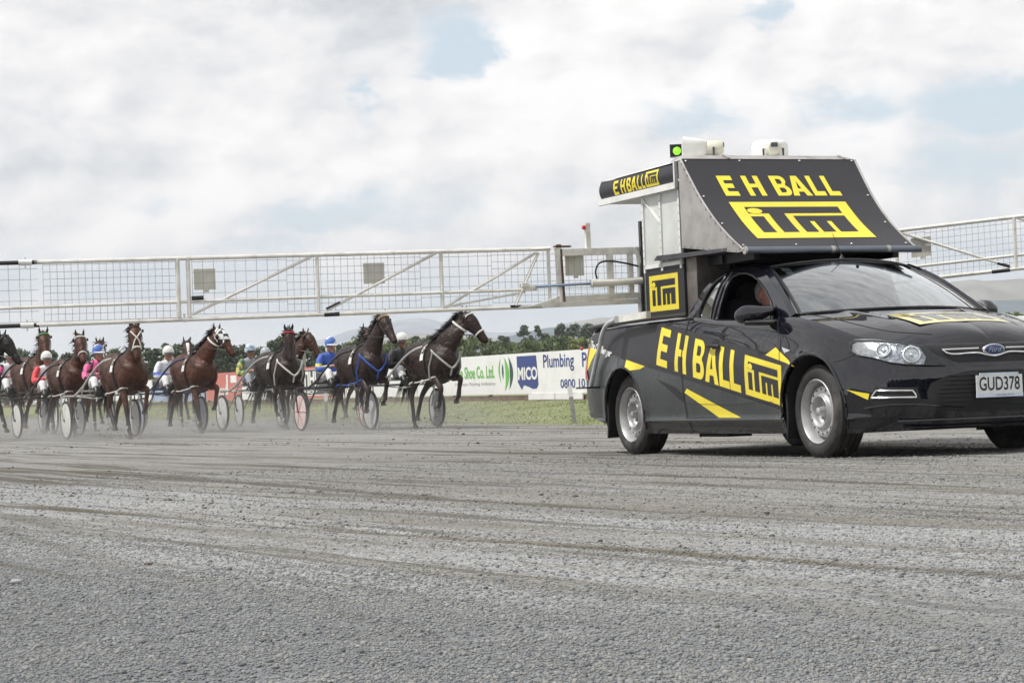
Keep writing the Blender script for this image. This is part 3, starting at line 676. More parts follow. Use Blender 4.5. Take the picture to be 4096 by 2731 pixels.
# number plate
m = M(); pz = .468; px_ = 4.075; m.box((px_, 0, pz), (.006, .36, .122)); plt = m.build('number_plate', pmat('plate_white', (.76, .78, .79), .5, 0, .05, dirt=((.35, .34, .3), .3, 30)), car)
m = M(); text(m, 'GUD378', (-.158, -.045, .158, .047), lambda u, v: (px_ + .005, u, pz + v + .002), bold=.012); m.build('plate_number', pmat('plate_ink', (.015, .016, .02), .5), plt)
m = M(); m.box((px_ + .001, 0, pz - .074), (.010, .362, .026)); m.box((px_ + .001, 0, pz + .068), (.010, .30, .014)); m.build('plate_holder', pmat('holder_blue_white', (.62, .70, .80), .5), plt)
m = M(); text(m, 'Macaulay Ford', (-.03, -.080, .10, -.067), lambda u, v: (px_ + .0075, u, pz + v)); m.build('plate_dealer_text', pmat('dealer_ink', (.06, .10, .25), .5), plt)
# chin lip and bumper intakes
m = M(); m.tube([nose(.004)(y, .245) for y in np.linspace(-.66, .66, 25)], .009, 6); m.tube([nose(.003)(y, .205) for y in np.linspace(-.62, .62, 25)], .008, 6)
m.tube([s_map(.002)(s, .335 + .02 * math.sin((s - 5.5) * 6)) for s in np.linspace(5.5, 6.2, 20)], .006, 5); m.build('bumper_lip', paint, car)
# wipers and aerial
for y0, y1, z in ((-.60, -.02, 0), (.10, .62, 0)):
    m = M(); P = [tuple(WSB(t) * .985 + np.array((-.02, 0, .028 + .006))) for t in np.linspace(y0 / .735, y1 / .735, 10)]; m.tube(P, [.004] * 10, 5); m.tube([tuple(np.array(P[-1]) + np.array((.05, 0, -.02))), P[4]], .006, 5); m.build('wiper', plastic, car)
m = M(); m.lathe([(.028, 0), (.024, .012), (.012, .03), (.004, .045)], (2.10, -.02, 1.432), 12, 'Z'); m.tube([(2.10, -.02, 1.47), (2.09, -.045, 1.54), (2.075, -.075, 1.635)], [.004, .003, .0022], 6); m.build('aerial', plastic, car)
# bonnet emblem
def bon(off):
    def f(u, v):   # u across, v forward
        x = v; zc = float(interp(x, BON)); t = 1 - abs(u) / .80; z = zc - (zc - float(interp(x + .02, SH))) * (1 - t) ** 2.4 + off; return (x, u, z + .006)
    return f
my = M(); mk = M()
lm = lambda off: (lambda a, b: bon(off)(-.36 + .72 * a, 3.70 - .42 * b))
logo(my, mk, (0, 0, 1, 1), lm(.0), lm(.0015), lm(.003), .08); my.build('bonnet_emblem', yel_skylit, car); mk.build('bonnet_emblem_cutout', pmat('bonnet_black', (.03, .03, .035), .2, coat=.6), car)
# tail light
m = M(); decal(m, [[(.80, .92), (.90, .925), (.99, .93), (.985, .80), (1.01, .70), (1.05, .625), (.95, .63), (.88, .70), (.82, .80)]], s_map(.009), .04); m.build('tail_light', amber, car)
m = M(); decal(m, [[(.80, .92), (.90, .925), (.99, .93), (.985, .80), (1.01, .70), (1.05, .625), (.95, .63), (.88, .70), (.82, .80)]], s_mir(s_map(.004)), .04); m.build('tail_light', amber, car)
m = M(); m.ball((-1.0, -.83, .90), (.022, .014, .016), 10, 6); m.build('marker_lamp', amber, car)

# --- wheels
def wheel(x, sg, steer=0.0):
    r = empty('wheel', (x, sg * .752, .322)); r.parent = car; r.rotation_euler = (0, rad(random.uniform(0, 360)) * 0, steer + (math.pi if sg > 0 else 0))
    m = M(); prof = [(.222, -.098), (.236, -.110), (.262, -.118), (.288, -.116), (.306, -.106), (.316, -.092)]
    y = -.088
    for k in range(4):      # tread ribs with grooves
        prof += [(.324, y), (.3255, y + .030), (.3245, y + .033), (.316, y + .035), (.316, y + .041), (.3245, y + .043)]; y += .0445
    prof += [(.322, .088), (.314, .098), (.295, .112), (.262, .116), (.222, .10)]
    m.lathe(prof, (0, 0, 0), 72); m.build('tyre', rubber, r, sharp=30)
    m = M(); m.lathe([(.222, -.094), (.226, -.104), (.220, -.109), (.213, -.100), (.208, -.086), (.203, -.078), (.199, -.050), (.195, -.020), (.188, -.016), (.181, -.040), (.174, -.058), (.166, -.064), (.142, -.066), (.130, -.056), (.122, -.058), (.115, -.078), (.107, -.089), (.099, -.085), (.092, -.060), (.086, -.034), (.060, -.026), (.036, -.020), (.030, -.03)], (0, 0, 0), 60)
    m.lathe([(.222, .10), (.20, .06), (.19, -.02)], (0, 0, 0), 48); m.build('rim', steelw, r, sharp=60)
    m = M(); m.lathe([(.038, -.034), (.036, -.060), (.031, -.080), (.028, -.098), (.022, -.103), (.0005, -.104)], (0, 0, 0), 24)
    for k in range(5): a = 2 * math.pi * k / 5 + .3; m.lathe([(.011, -.034), (.010, -.052), (.0005, -.055)], (.057 * math.cos(a), 0, .057 * math.sin(a)), 10)
    m.build('hub_cap', pmat('hub_silver', (.44, .44, .44), .38, .5, .1), r)
    m = M()
    for k in range(16): a = 2 * math.pi * k / 16; m.ball((.154 * math.cos(a), -.0655, .154 * math.sin(a)), (.0095, .003, .0095), 8, 4)
    m.build('rim_holes', interior, r)
for x, s_ in ((.03, 0), (3.126, 0)):
    for sg in (-1, 1): wheel(x, sg, s_)
for sg in (-1, 1):
    for x in (-.345, 2.765):
        m = M(); z1 = .46 if x < 0 else .45; P = np.array([[(x + .02 * math.sin(v * 2.6) + dx, sg * y, .135 + (z1 - .135) * v) for y in (.90, .66)] for v in np.linspace(0, 1, 6) for dx in (0,)])
        m.grid(P); m.grid(P + np.array((.012, 0, 0))); m.box((x + .006, sg * .78, .15), (.014, .24, .03)); m.tube([(p[0] + .006, p[1], p[2]) for p in P[:, 0]], .012, 6); m.build('mud_flap', rubber if x > 9 else plastic, car)

# ================================================================== the tower on the tray
TY = .75
m = M()
for sg in (-1, 1):
    m.box((.545, sg * (TY - .012), 1.30), (.71, .022, .40))
m.box((.19, 0, 1.30), (.022, 1.5, .40)); m.build_each('side_box', pmat('box_black', (.030, .030, .035), .5, 0, .08, 5, spec=.35), car)
my = M(); mk = M(); g = lambda o: (lambda u, v: (u, -(TY + o), v)); logo(my, mk, (.257, 1.150, .793, 1.440), g(.002), g(.0035), g(.005), .2); my.build('box_emblem', yel, car); mk.build('box_emblem_cutout', blackv, car)
m = M()
for sg in (-1, 1):      # upper side panels: sheet with frame strips
    m.mi = 0; m.box((.53, sg * (TY - .010), 1.80), (.70, .012, .62))
    m.mi = 1
    for x in (.19, .52, .865): m.box((x, sg * TY, 1.80), (.028, .018, .66))
    m.box((.53, sg * TY, 2.10), (.70, .018, .03)); m.box((.53, sg * TY, 1.515), (.70, .018, .03)); m.bar((.22, sg * (TY + .001), 2.06), (.50, sg * (TY + .001), 1.86), .012, .02, (0, 1, 0))
m.mi = 0; m.box((.18, 0, 1.80), (.012, 1.46, .62)); m.build('tower_panel', [aluw, whitep], car)
m = M()
for sg in (-1, 1):
    for x in (.19, .52, .865):
        for z in np.linspace(1.53, 2.09, 10): m.ball((x, sg * (TY + .010), z), .005, 6, 4)
m.build('tower_rivets', alu, car)
# lower front of the tower, behind the cab
m = M(); m.box((1.0, -.585, 1.30), (.18, .29, .48)); m.box((1.0, .585, 1.30), (.18, .29, .48)); m.bar((1.095, -.70, 1.12), (1.095, -.46, 1.40), .01, .02); m.build_each('tower_duct', pmat('dull_tin', (.20, .18, .165), .45, .6, .35, 5.0), car)
m = M(); m.box((.96, 0, 1.30), (.05, .90, .50)); m.box((1.12, -.40, 1.32), (.04, .05, .42)); m.box((1.12, .40, 1.32), (.04, .05, .42)); m.build('tower_bulkhead', interior, car)
# platform under the sign
m = M(); m.prism([(.46, 1.555), (.52, 1.59), (1.75, 1.560), (1.75, 1.535), (.60, 1.545)], 'y', -.80, -.30); m.prism([(.46, 1.555), (.52, 1.59), (1.75, 1.560), (1.75, 1.535), (.60, 1.545)], 'y', .30, .80); m.box((1.35, 0, 1.552), (.9, 1.5, .02)); m.build('sign_platform', darksteel, car)
m = M()
for y in (-.6, .6):
    m.box((1.45, y, 1.50), (.8, .05, .07))
m.box((1.35, 0, 1.50), (.05, 1.3, .06)); m.build('roof_rack', plastic, car)
# curved sign
PR = [(1.033, 2.309), (1.12, 2.214), (1.23, 2.098), (1.34, 1.988), (1.49, 1.860), (1.644, 1.745), (1.84, 1.625), (2.03, 1.525)]
PC = catmull(PR, 6); 
def yl(z): return -.795
def yr(z): return .745 - (2.31 - z) * .10
def sign(off):
    def f(y, z):
        x = float(np.interp(z, PC[::-1, 1], PC[::-1, 0])); i = np.interp(z, PC[::-1, 1], np.arange(len(PC))[::-1]); k = int(min(max(i, 1), len(PC) - 2)); d = PC[k + 1] - PC[k - 1]; d = d / np.linalg.norm(d)
        return (x - d[1] * off, y, z + d[0] * off)
    return f
m = M(); A = np.array([[sign(0)(yl(z) + (yr(z) - yl(z)) * t, z) for t in np.linspace(0, 1, 8)] for z in PC[:, 1]]); m.grid(A); m.grid(A - np.array((.012, 0, .012))); sgn = m.build('sign_board', pmat('sign_black', (.024, .024, .029), .46, 0, .08, 4.0, spec=.4), car)
m = M(); ehball(m, [(-.575, -.450), (-.362, -.215), (-.118, .020), (.020, .188), (.207, .315), (.340, .449)], 1.989, 2.162, sign(.003), .04, t=.27, th=.22); m.build('sign_lettering', yel, sgn)
my = M(); mk = M()
logo(my, mk, (-.588, 1.620, .436, 1.935), sign(.003), sign(.0045), sign(.006), .05); my.build('sign_emblem', yel, sgn); mk.build('sign_emblem_cutout', blackv, sgn)
m = M()
for y, z in [(-.772, 2.288), (-.30, 2.291), (.237, 2.293), (.712, 2.295), (.675, 1.988), (.645, 1.75), (.625, 1.562), (.146, 1.559), (-.328, 1.559), (-.772, 1.559), (-.775, 1.748), (-.775, 1.982)]: m.ball(sign(.004)(y, z), .010, 8, 5)
m.build('sign_bolt', chrome, sgn)
m = M()      # aluminium cheeks
for sg, yy in ((-1, lambda z: yl(z) - .003), (1, lambda z: yr(z) + .003)):
    L = [(p[0] - .004, p[1] - .004) for p in PC] + [(1.93, 1.512), (1.45, 1.565), (.985, 1.618), (.975, 2.295)]
    V, Fc = flat_fill([L], .2); m.put([(u, yy(v), v) for u, v in V], Fc); m.put([(u, yy(v) - sg * .012, v) for u, v in V], Fc)
    Pp = [(p[0] + .002, yy(p[1]) + sg * .006, p[1]) for p in PC]; m.tube(Pp, .007, 6)
m.build_each('sign_cheek', alu, car)
m = M()
for k in range(1, len(PC) - 1, 3): m.box((PC[k][0] - .022, yl(0) - .006, PC[k][1] - .012), (.035, .004, .016), Matrix.Rotation(rad(45), 3, 'Y'))
for x in np.linspace(1.03, 1.9, 9): m.ball((x, yl(0) - .006, float(np.interp(x, (.985, 1.45, 1.93), (1.618, 1.565, 1.512))) + .012), .006, 6, 4)
m.build_each('cheek_fixing', alu, car, key='loose')
m = M()      # folded top edge
m.put([(1.036, -.795, 2.312), (1.036, .745, 2.312), (.93, .690, 2.352), (.93, -.735, 2.352), (.80, .690, 2.350), (.80, -.735, 2.350), (.80, -.795, 2.30), (.80, .745, 2.30)], [(0, 1, 2, 3), (3, 2, 4, 5), (0, 3, 5, 6), (1, 7, 4, 2)], False)
for y in (-.38, .66): m.box((.985, y, 2.338), (.11, .02, .006), Matrix.Rotation(rad(20), 3, 'Y'))
m.build('sign_top_edge', alu, car)
m = M(); m.tube([(2.045, -.80, 1.520), (2.045, .70, 1.515)], .026, 14); m.mi = 1; m.tube([(2.045, -.805, 1.520), (2.045, -.79, 1.520)], .031, 14); m.tube([(2.045, -.08, 1.518), (2.045, -.05, 1.518)], .0275, 14); m.tube([(2.045, .40, 1.518), (2.045, .43, 1.518)], .0275, 14)
m.build('sign_edge_tube', [pmat('tube_blue_grey', (.17, .19, .23), .32, .7, .1), alu], car)
# canopy over the starter's seat
m = M(); m.mi = 0
for sg in (-1, 1):
    A = np.array([[(x, sg * (.775 + .022 * math.sin(v * math.pi)), 2.145 + .145 * v) for v in np.linspace(0, 1, 8)] for x in (-.575, .90)]); m.grid(A); m.grid(A - np.array((0, sg * .012, 0)))
cnp = m.build_each('canopy_side', pmat('canopy_black', (.026, .027, .033), .42, 0, .08, spec=.35), car)[0]
m = M()
for sg in (-1, 1):
    m.box((.155, sg * .790, 2.118), (1.51, .030, .050)); m.box((.903, sg * .79, 2.205), (.022, .03, .20))
m.put([(-.58, -.78, 2.292), (.95, -.78, 2.302), (.95, -.66, 2.345), (-.60, -.66, 2.325), (-.60, .66, 2.325), (.95, .66, 2.345), (.95, .78, 2.302), (-.58, .78, 2.292)], [(0, 1, 2, 3), (3, 2, 5, 4), (4, 5, 6, 7)], False)
m.box((-.59, 0, 2.21), (.02, 1.54, .19)); m.box((.16, 0, 2.112), (1.46, 1.50, .012)); m.build('canopy_frame', whitep, car)
m = M(); cm = lambda u, v: (u, -(.775 + .022 * math.sin((v - 2.145) / .145 * math.pi) + .003), v)
ehball(m, [(-.277, -.185), (-.133, -.045), (-.012, .075), (.078, .180), (.196, .262), (.275, .335)], 2.155, 2.270, cm, .04); m.build('canopy_lettering', yel, cnp)
my = M(); mk = M(); cg = lambda o: (lambda u, v: (u, -(.775 + .022 * math.sin((v - 2.145) / .145 * math.pi) + o), v)); logo(my, mk, (.352, 2.156, .592, 2.280), cg(.003), cg(.0042), cg(.0055), .04); my.build('canopy_emblem', yel, cnp); mk.build('canopy_emblem_cutout', blackv, cnp)

# loudspeakers
def speaker(loc, yaw):
    r = empty('loudspeaker', loc); r.parent = car; r.rotation_euler = (0, 0, rad(yaw))
    m = M(); hs = []      # rectangular flare, mouth at -x
    for k, t in enumerate(np.linspace(0, 1, 9)):
        w_ = .058 + (.148 - .058) * t ** .55; h_ = .056 + (.098 - .056) * t ** .55; x = -.06 - .17 * t
        hs.append([(x, w_ * math.copysign(abs(math.cos(a)) ** .55, math.cos(a)), h_ * math.copysign(abs(math.sin(a)) ** .55, math.sin(a))) for a in np.linspace(0, 2 * math.pi, 28)])
    hs.append([(p[0] - .012, p[1] * 1.03, p[2] * 1.04) for p in hs[-1]]); m.grid(np.array(hs)); m.grid(np.array(hs[::-1]) * np.array((1, .96, .96))); m.poly([(p[0] + .12, p[1] * .5, p[2] * .5) for p in hs[-1][:-1]]); m.build('horn', pmat('horn_white', (.72, .72, .68), .45, 0, .05), r)
    m = M(); m.lathe([(.0005, .075), (.045, .073), (.058, .055), (.062, .02), (.062, -.05), (.055, -.07), (.05, -.08)], (0, 0, 0), 28, 'X'); m.tube([(.02, -.07, 0), (.02, .07, 0)], .009, 8); m.build('driver_unit', pmat('driver_cream', (.62, .60, .50), .4, 0, .05), r)
    m = M(); m.box((.0765, 0, .022), (.004, .055, .035)); m.build('rating_label', pmat('label_dark', (.05, .06, .08), .4, 0, .6, 60), r)
    m = M(); m.tube([(.0, -.08, 0), (-.0, -.08, -.10), (0, .08, -.10), (0, .08, 0)], .010, 6); m.box((0, 0, -.108), (.06, .1, .012)); m.build('bracket', darksteel, r)
speaker((.60, -.285, 2.450), 58); speaker((.60, .25, 2.450), -21.5)
m = M(); m.box((0, 0, 0), (.085, .095, .10)); r_ = m.build('signal_light', plastic, car); r_.location = (.42, -.545, 2.445); r_.rotation_euler = (0, 0, rad(-25))
m = M(); m.lathe([(.0005, .012), (.022, .009), (.032, 0)], (.044, .008, -.004), 24, 'X'); m.build('signal_lens', emis('green_lens', (.28, 1.0, .05), 1.6), r_)
m = M(); m.lathe([(.037, 0), (.037, .02), (.034, .02), (.034, 0)], (.043, .008, -.004), 24, 'X'); m.build('signal_hood', plastic, r_)
m = M(); m.box((.55, -.29, 2.39), (.05, .07, .08)); m.build('speaker_block', amber, car)

# ================================================================== gate wings
wire = pmat('wire', (.34, .34, .36), .5, .2, .1)
m = M(); m.box((.0, -.705, 1.40), (.05, .05, .58)); m.build('gate_post', cream, car)
m = M(); m.box((.03, -.700, 1.72), (.035, .035, .38)); m.box((.04, -.715, 1.33), (.02, .02, .42)); m.build('gate_slide', darksteel, car)
m = M()
for z in np.linspace(1.2, 1.86, 9): m.ball((.052, -.712, z), .007, 6, 4)
m.build('slide_holes', interior, car)
gL = empty('gate_wing'); gL.parent = car
def wl(y, z): return (-.80 * max(0, (-y - 1.46)) / 3.94, y, z)
def tubeL(m, a, b, r, n=1): m.tube([wl(*a), wl(*b)] if n == 1 else [wl(a[0] + (b[0] - a[0]) * t, a[1] + (b[1] - a[1]) * t) for t in np.linspace(0, 1, n)], r, 8)
m = M(); ZT, ZB, ZM = 1.695, 1.250, 1.370
m.bar((0, -.72, 1.672), (0, -1.46, 1.660), .05, .055); m.bar((0, -.72, 1.302), (0, -1.40, 1.285), .04, .045); m.bar((0, -.72, 1.255), (0, -1.60, 1.235), .05, .04)
m.bar((.0, -.98, 1.64), (.0, -.98, 1.30), .045, .045, (1, 0, 0)); m.bar((0, -.80, 1.66), (0, -.80, 1.30), .035, .035, (1, 0, 0)); m.bar((.02, -.76, 1.70), (.02, -.69, 1.52), .02, .035, (1, 0, 0))
m.bar((0, -1.17, 1.69), (0, -1.17, 1.90), .04, .035, (1, 0, 0)); m.tube([(0, -1.43, 1.24), (0, -1.44, 1.70)], .026, 12)
m.put([(-.02, -1.66, 1.690), (.02, -1.66, 1.690), (.02, -1.30, 1.705), (-.02, -1.30, 1.705), (-.02, -1.60, 1.25), (.02, -1.60, 1.25), (.02, -1.42, 1.32), (-.02, -1.42, 1.32)], [(0, 1, 2, 3), (4, 5, 6, 7)], False)
m.prism([(-1.72, 1.228), (-1.44, 1.30), (-1.44, 1.232)], 'x', -.02, .02)
m.build('fixed_frame', cream, gL)
m = M(); m.tube([(.02, -1.405, 1.26), (.02, -1.42, 1.69)], .011, 8); m.tube([(0, -1.43, 1.70), (0, -1.43, 1.728)], .022, 10); m.box((0, -1.40, 1.712), (.05, .14, .012)); m.build('hinge_pin', rust, gL)
m = M(); m.lathe([(.0005, -.026), (.014, -.024), (.020, -.012), (.020, .0)], (0, -1.19, 1.865), 14, 'Y'); m.build('red_lamp', amber, gL)
m = M(); m.tube([(.045, -.72, 1.420), (.045, -1.155, 1.405)], .030, 14); m.tube([(.045, -1.155, 1.405), (.045, -1.175, 1.404)], .034, 14); m.build('ram_cylinder', cream, gL)
m = M(); m.tube([(.045, -1.16, 1.404), (.045, -1.66, 1.388)], .0125, 10); m.build('ram_rod', pmat('ram_chrome', (.45, .55, .75), .15, 1.0, .03), gL)
m = M(); m.tube(catmull([(.045, -1.12, 1.44), (.045, -1.13, 1.50), (.045, -1.10, 1.565), (.045, -1.02, 1.585), (.045, -.86, 1.565), (.03, -.74, 1.54)], 5), .008, 6); m.build('hose', plastic, gL)
m = M(); YE = -6.3
tubeL(m, (-1.50, ZT), (-5.52, ZT), .0165, 6); tubeL(m, (-1.56, ZB - .02), (-5.52, ZB - .045), .0165, 6); tubeL(m, (-1.62, ZM), (YE, ZM - .03), .0130, 6)
vv = [-4.44, -4.36, -3.36, -2.38, -1.52]
for y, r in zip(vv, (.019, .017, .015, .014, .014)): tubeL(m, (y, ZT), (y, ZB - .02), r)
tubeL(m, (-4.34, ZB), (-3.40, ZT - .01), .0115); tubeL(m, (-3.30, ZB), (-2.42, ZT - .01), .0115); tubeL(m, (-2.36, ZB), (-1.62, ZT - .03), .0110); tubeL(m, (-2.36, ZB), (-1.72, ZM - .02), .0095)
m.bar(wl(-1.60, 1.665), wl(-1.80, 1.242), .012, .045, (1, 0, 0)); m.box(wl(-1.72, 1.405), (.06, .06, .03)); m.tube([wl(-1.72, 1.39), wl(-1.62, 1.385)], .02, 8)
m.build('truss', cream, gL)
m = M(); tubeL(m, (-5.50, ZT), (YE, ZT), .0165, 3); tubeL(m, (-5.50, ZB - .045), (YE, ZB - .05), .0165, 3)
m.tube([wl(-3.32, ZB - .033), wl(-3.20, ZB - .031)], .0175, 8); m.tube([wl(-3.30, ZB + .01), wl(-3.19, ZB + .06)], .013, 8); m.box(wl(-1.80, 1.236), (.04, .09, .02)); m.tube([wl(-4.34, 1.378), wl(-4.25, 1.38)], .018, 8); m.build_each('black_sleeve', plastic, gL, key='loose')
m = M()
for y in (-5.64,):
    for z in (ZT, ZB - .046): m.tube([wl(y, z), wl(y + .10, z)], .0225, 10); m.tube([wl(y + .05, z - .045), wl(y + .05, z + .045)], .006, 6)
m.tube([wl(-4.40, ZB - .06), wl(-4.40, ZB + .01)], .008, 6); m.build_each('coupler', whitep, gL, key=lambda c: (round(c[1]), c[2] > 1.45))
def meshgrid(m, W, a0, a1, z0, z1, da, dz, r=.0017):
    for a in np.arange(a0, a1 + 1e-6, da): m.tube([W(a, z0), W(a, z1)], r, 4, caps=False)
    z = z0
    while z <= z1: m.tube([W(a0, z), W(a1, z)], r, 4, caps=False); z += dz
m = M(); meshgrid(m, wl, -5.46, -4.46, ZB - .02, ZT - .01, .053, .055); meshgrid(m, wl, YE, -5.50, ZB - .02, ZT - .01, .083, .083); meshgrid(m, wl, -4.33, -3.60, ZB, ZT - .01, .083, .083); meshgrid(m, wl, -3.60, -2.55, ZB, ZT - .01, .053, .058)
meshgrid(m, wl, -2.55, -1.98, ZB, ZT - .01, .077, .080); meshgrid(m, wl, -1.98, -.75, ZB + .02, ZT - .02, .0525, .055)
for y in np.arange(-1.66, -.75, .016): m.tube([(-.01, y, 1.355), (-.01, y, 1.375)], .0016, 4)
m.build('wire_mesh', wire, gL)
plate_m = pmat('plate_beige', (.56, .55, .48), .5, 0, .08, 12)
def wplate(W, a, z, par, s=.165):
    m = M(); p = [W(a + s * i, z + s * j) for i, j in ((0, 0), (1, 0), (1, 1), (0, 1))]; q = [(x - .012, y, zz) for x, y, zz in p]
    m.put(p + q, [(0, 1, 2, 3), (7, 6, 5, 4), (0, 4, 5, 1), (1, 5, 6, 2), (2, 6, 7, 3), (3, 7, 4, 0)], False)
    p = [W(a + s * i, z + s * j) for i, j in ((.42, -.13), (.68, -.13), (.68, .0), (.42, .0))]; m.put(p, [(0, 1, 2, 3)], False); m.build('number_board', plate_m, par)
WB = lambda y, z: (wl(y, z)[0] - .03, y, z)
for y, z in ((-4.31, 1.445), (-2.99, 1.455), (-1.365, 1.475), (-5.99, 1.45)): wplate(WB, y, z, gL)
gR = empty('gate_wing'); gR.parent = car
R0 = np.array((.194, 1.608)); RD = np.array((.624, .762)) / np.hypot(.624, .762)
def wr(a, z):      # a = distance along the wing from y 1.608
    p = R0 + RD * a; return (float(p[0]), float(p[1]), z + .058 * a)
ztR, zbR = 1.797, 1.362
m = M()
for z, r in ((ztR, .0165), (zbR, .0165), (1.475, .013)): m.tube([wr(-.75, z), wr(2.2, z)], r, 8)
for a in (.01, 1.0, 2.0): m.tube([wr(a, ztR), wr(a, zbR)], .017, 8)
m.tube([wr(.03, ztR - .01), wr(.96, zbR + .02)], .0115, 8); m.tube([wr(1.03, ztR - .01), wr(1.96, zbR + .02)], .0115, 8); m.bar((0, .72, 1.672), (-.02, 1.2, 1.70), .05, .05); m.bar((0, .72, 1.28), (-.02, 1.2, 1.30), .05, .05); m.tube([(0, 1.18, 1.25), (0, 1.18, 1.74)], .025, 10)
m.build('truss', cream, gR)
m = M(); m.tube([wr(.80, zbR - .002), wr(.95, zbR - .002)], .018, 8); m.tube([wr(.85, zbR + .065), wr(.95, zbR + .025)], .013, 8); m.build_each('black_sleeve', plastic, gR, key='loose')
m = M(); meshgrid(m, wr, .25, 2.15, zbR, ztR, .050, .0555); meshgrid(m, wr, -.5, .25, zbR, ztR, .075, .08); m.build('wire_mesh', wire, gR)
wplate(lambda a, z: (lambda p: (p[0] - .02, p[1] + .02, p[2]))(wr(a, z)), .13, 1.555, gR)

# handrail
m = M(); P = catmull([(.06, -.95, 1.102), (-.05, -.95, 1.098), (-.13, -.95, 1.085), (-.20, -.95, 1.06), (-.264, -.95, 1.012), (-.31, -.95, .955), (-.341, -.95, .90), (-.45, -.95, .74), (-.563, -.95, .565)], 5)
m.tube(P, .019, 10); m.build('step_rail', pmat('galvanised', (.50, .52, .53), .45, .15, .12, 14), car)
m = M(); m.bar((.60, -.93, 1.118), (.03, -.95, 1.105), .04, .055); m.build('rail_socket', cream, car)
m = M(); m.box((-.57, -.95, .560), (.24, .16, .014)); m.build('step_plate', plastic, car)
# ================================================================== terrain
PHI = math.radians(21.8); ED = np.array((-math.sin(PHI), math.cos(PHI))); EN = np.array((math.cos(PHI), math.sin(PHI)))   # along the far edge / across it
B_EDGE, B_FENCE = 14.79, 18.70
def hash2(ix, iy, s): return np.modf(np.abs(np.sin(ix * 127.1 + iy * 311.7 + s * 74.7) * 43758.5453))[0]
def vnoise(x, y, s=0):
    ix = np.floor(x); iy = np.floor(y); fx = x - ix; fy = y - iy; fx = fx * fx * (3 - 2 * fx); fy = fy * fy * (3 - 2 * fy)
    return (hash2(ix, iy, s) * (1 - fx) + hash2(ix + 1, iy, s) * fx) * (1 - fy) + (hash2(ix, iy + 1, s) * (1 - fx) + hash2(ix + 1, iy + 1, s) * fx) * fy - .5
def ground(X, Y, rough=True):
    X = np.asarray(X, float); Y = np.asarray(Y, float); a = X * ED[0] + Y * ED[1]; b = X * EN[0] + Y * EN[1]
    z = .0085 * np.logaddexp(0, (np.minimum(a, 140) - 34) / 3) * 3
    z = z + .36 * sst(B_EDGE - .1, B_FENCE + .4, b)
    if rough:
        th = math.radians(30.3); c = X * math.cos(th) + Y * math.sin(th); d = -X * math.sin(th) + Y * math.cos(th)   # across / along the near ruts
        k = sst(0, 1, (14.5 - b) / 1.0) * sst(60, 20, Y)
        z = z + k * (.010 * vnoise(c * 2.4, d * .35, 1) + .009 * vnoise(c * 6.0, d * .8, 2) + .005 * vnoise(c * 16, d * 3.5, 3) + .006 * vnoise(X * 5, Y * 5, 4) * sst(9, 5, Y) + .012 * vnoise(X * 2.2, Y * 2.2, 5) * sst(8, 4.5, Y))
        r0 = -2.927 * math.cos(th) + 12.734 * math.sin(th)      # one clear wheel rut
        z = z - .016 * np.exp(-((c - r0 - .02 * np.sin(d * .9)) / .035) ** 2) + .006 * np.exp(-((c - r0 - .09) / .05) ** 2)
        z = z - .03 * np.exp(-((X + .13) / .30) ** 2 - ((Y - 4.78) / .12) ** 2) - .022 * np.exp(-((X + .62) / .28) ** 2 - ((Y - 4.2) / .10) ** 2)
        z = z + sst(B_EDGE, B_EDGE + .5, b) * (.03 * vnoise(X * 1.1, Y * 1.1, 6))
    return z
def gz(x, y): return float(ground(x, y, False))
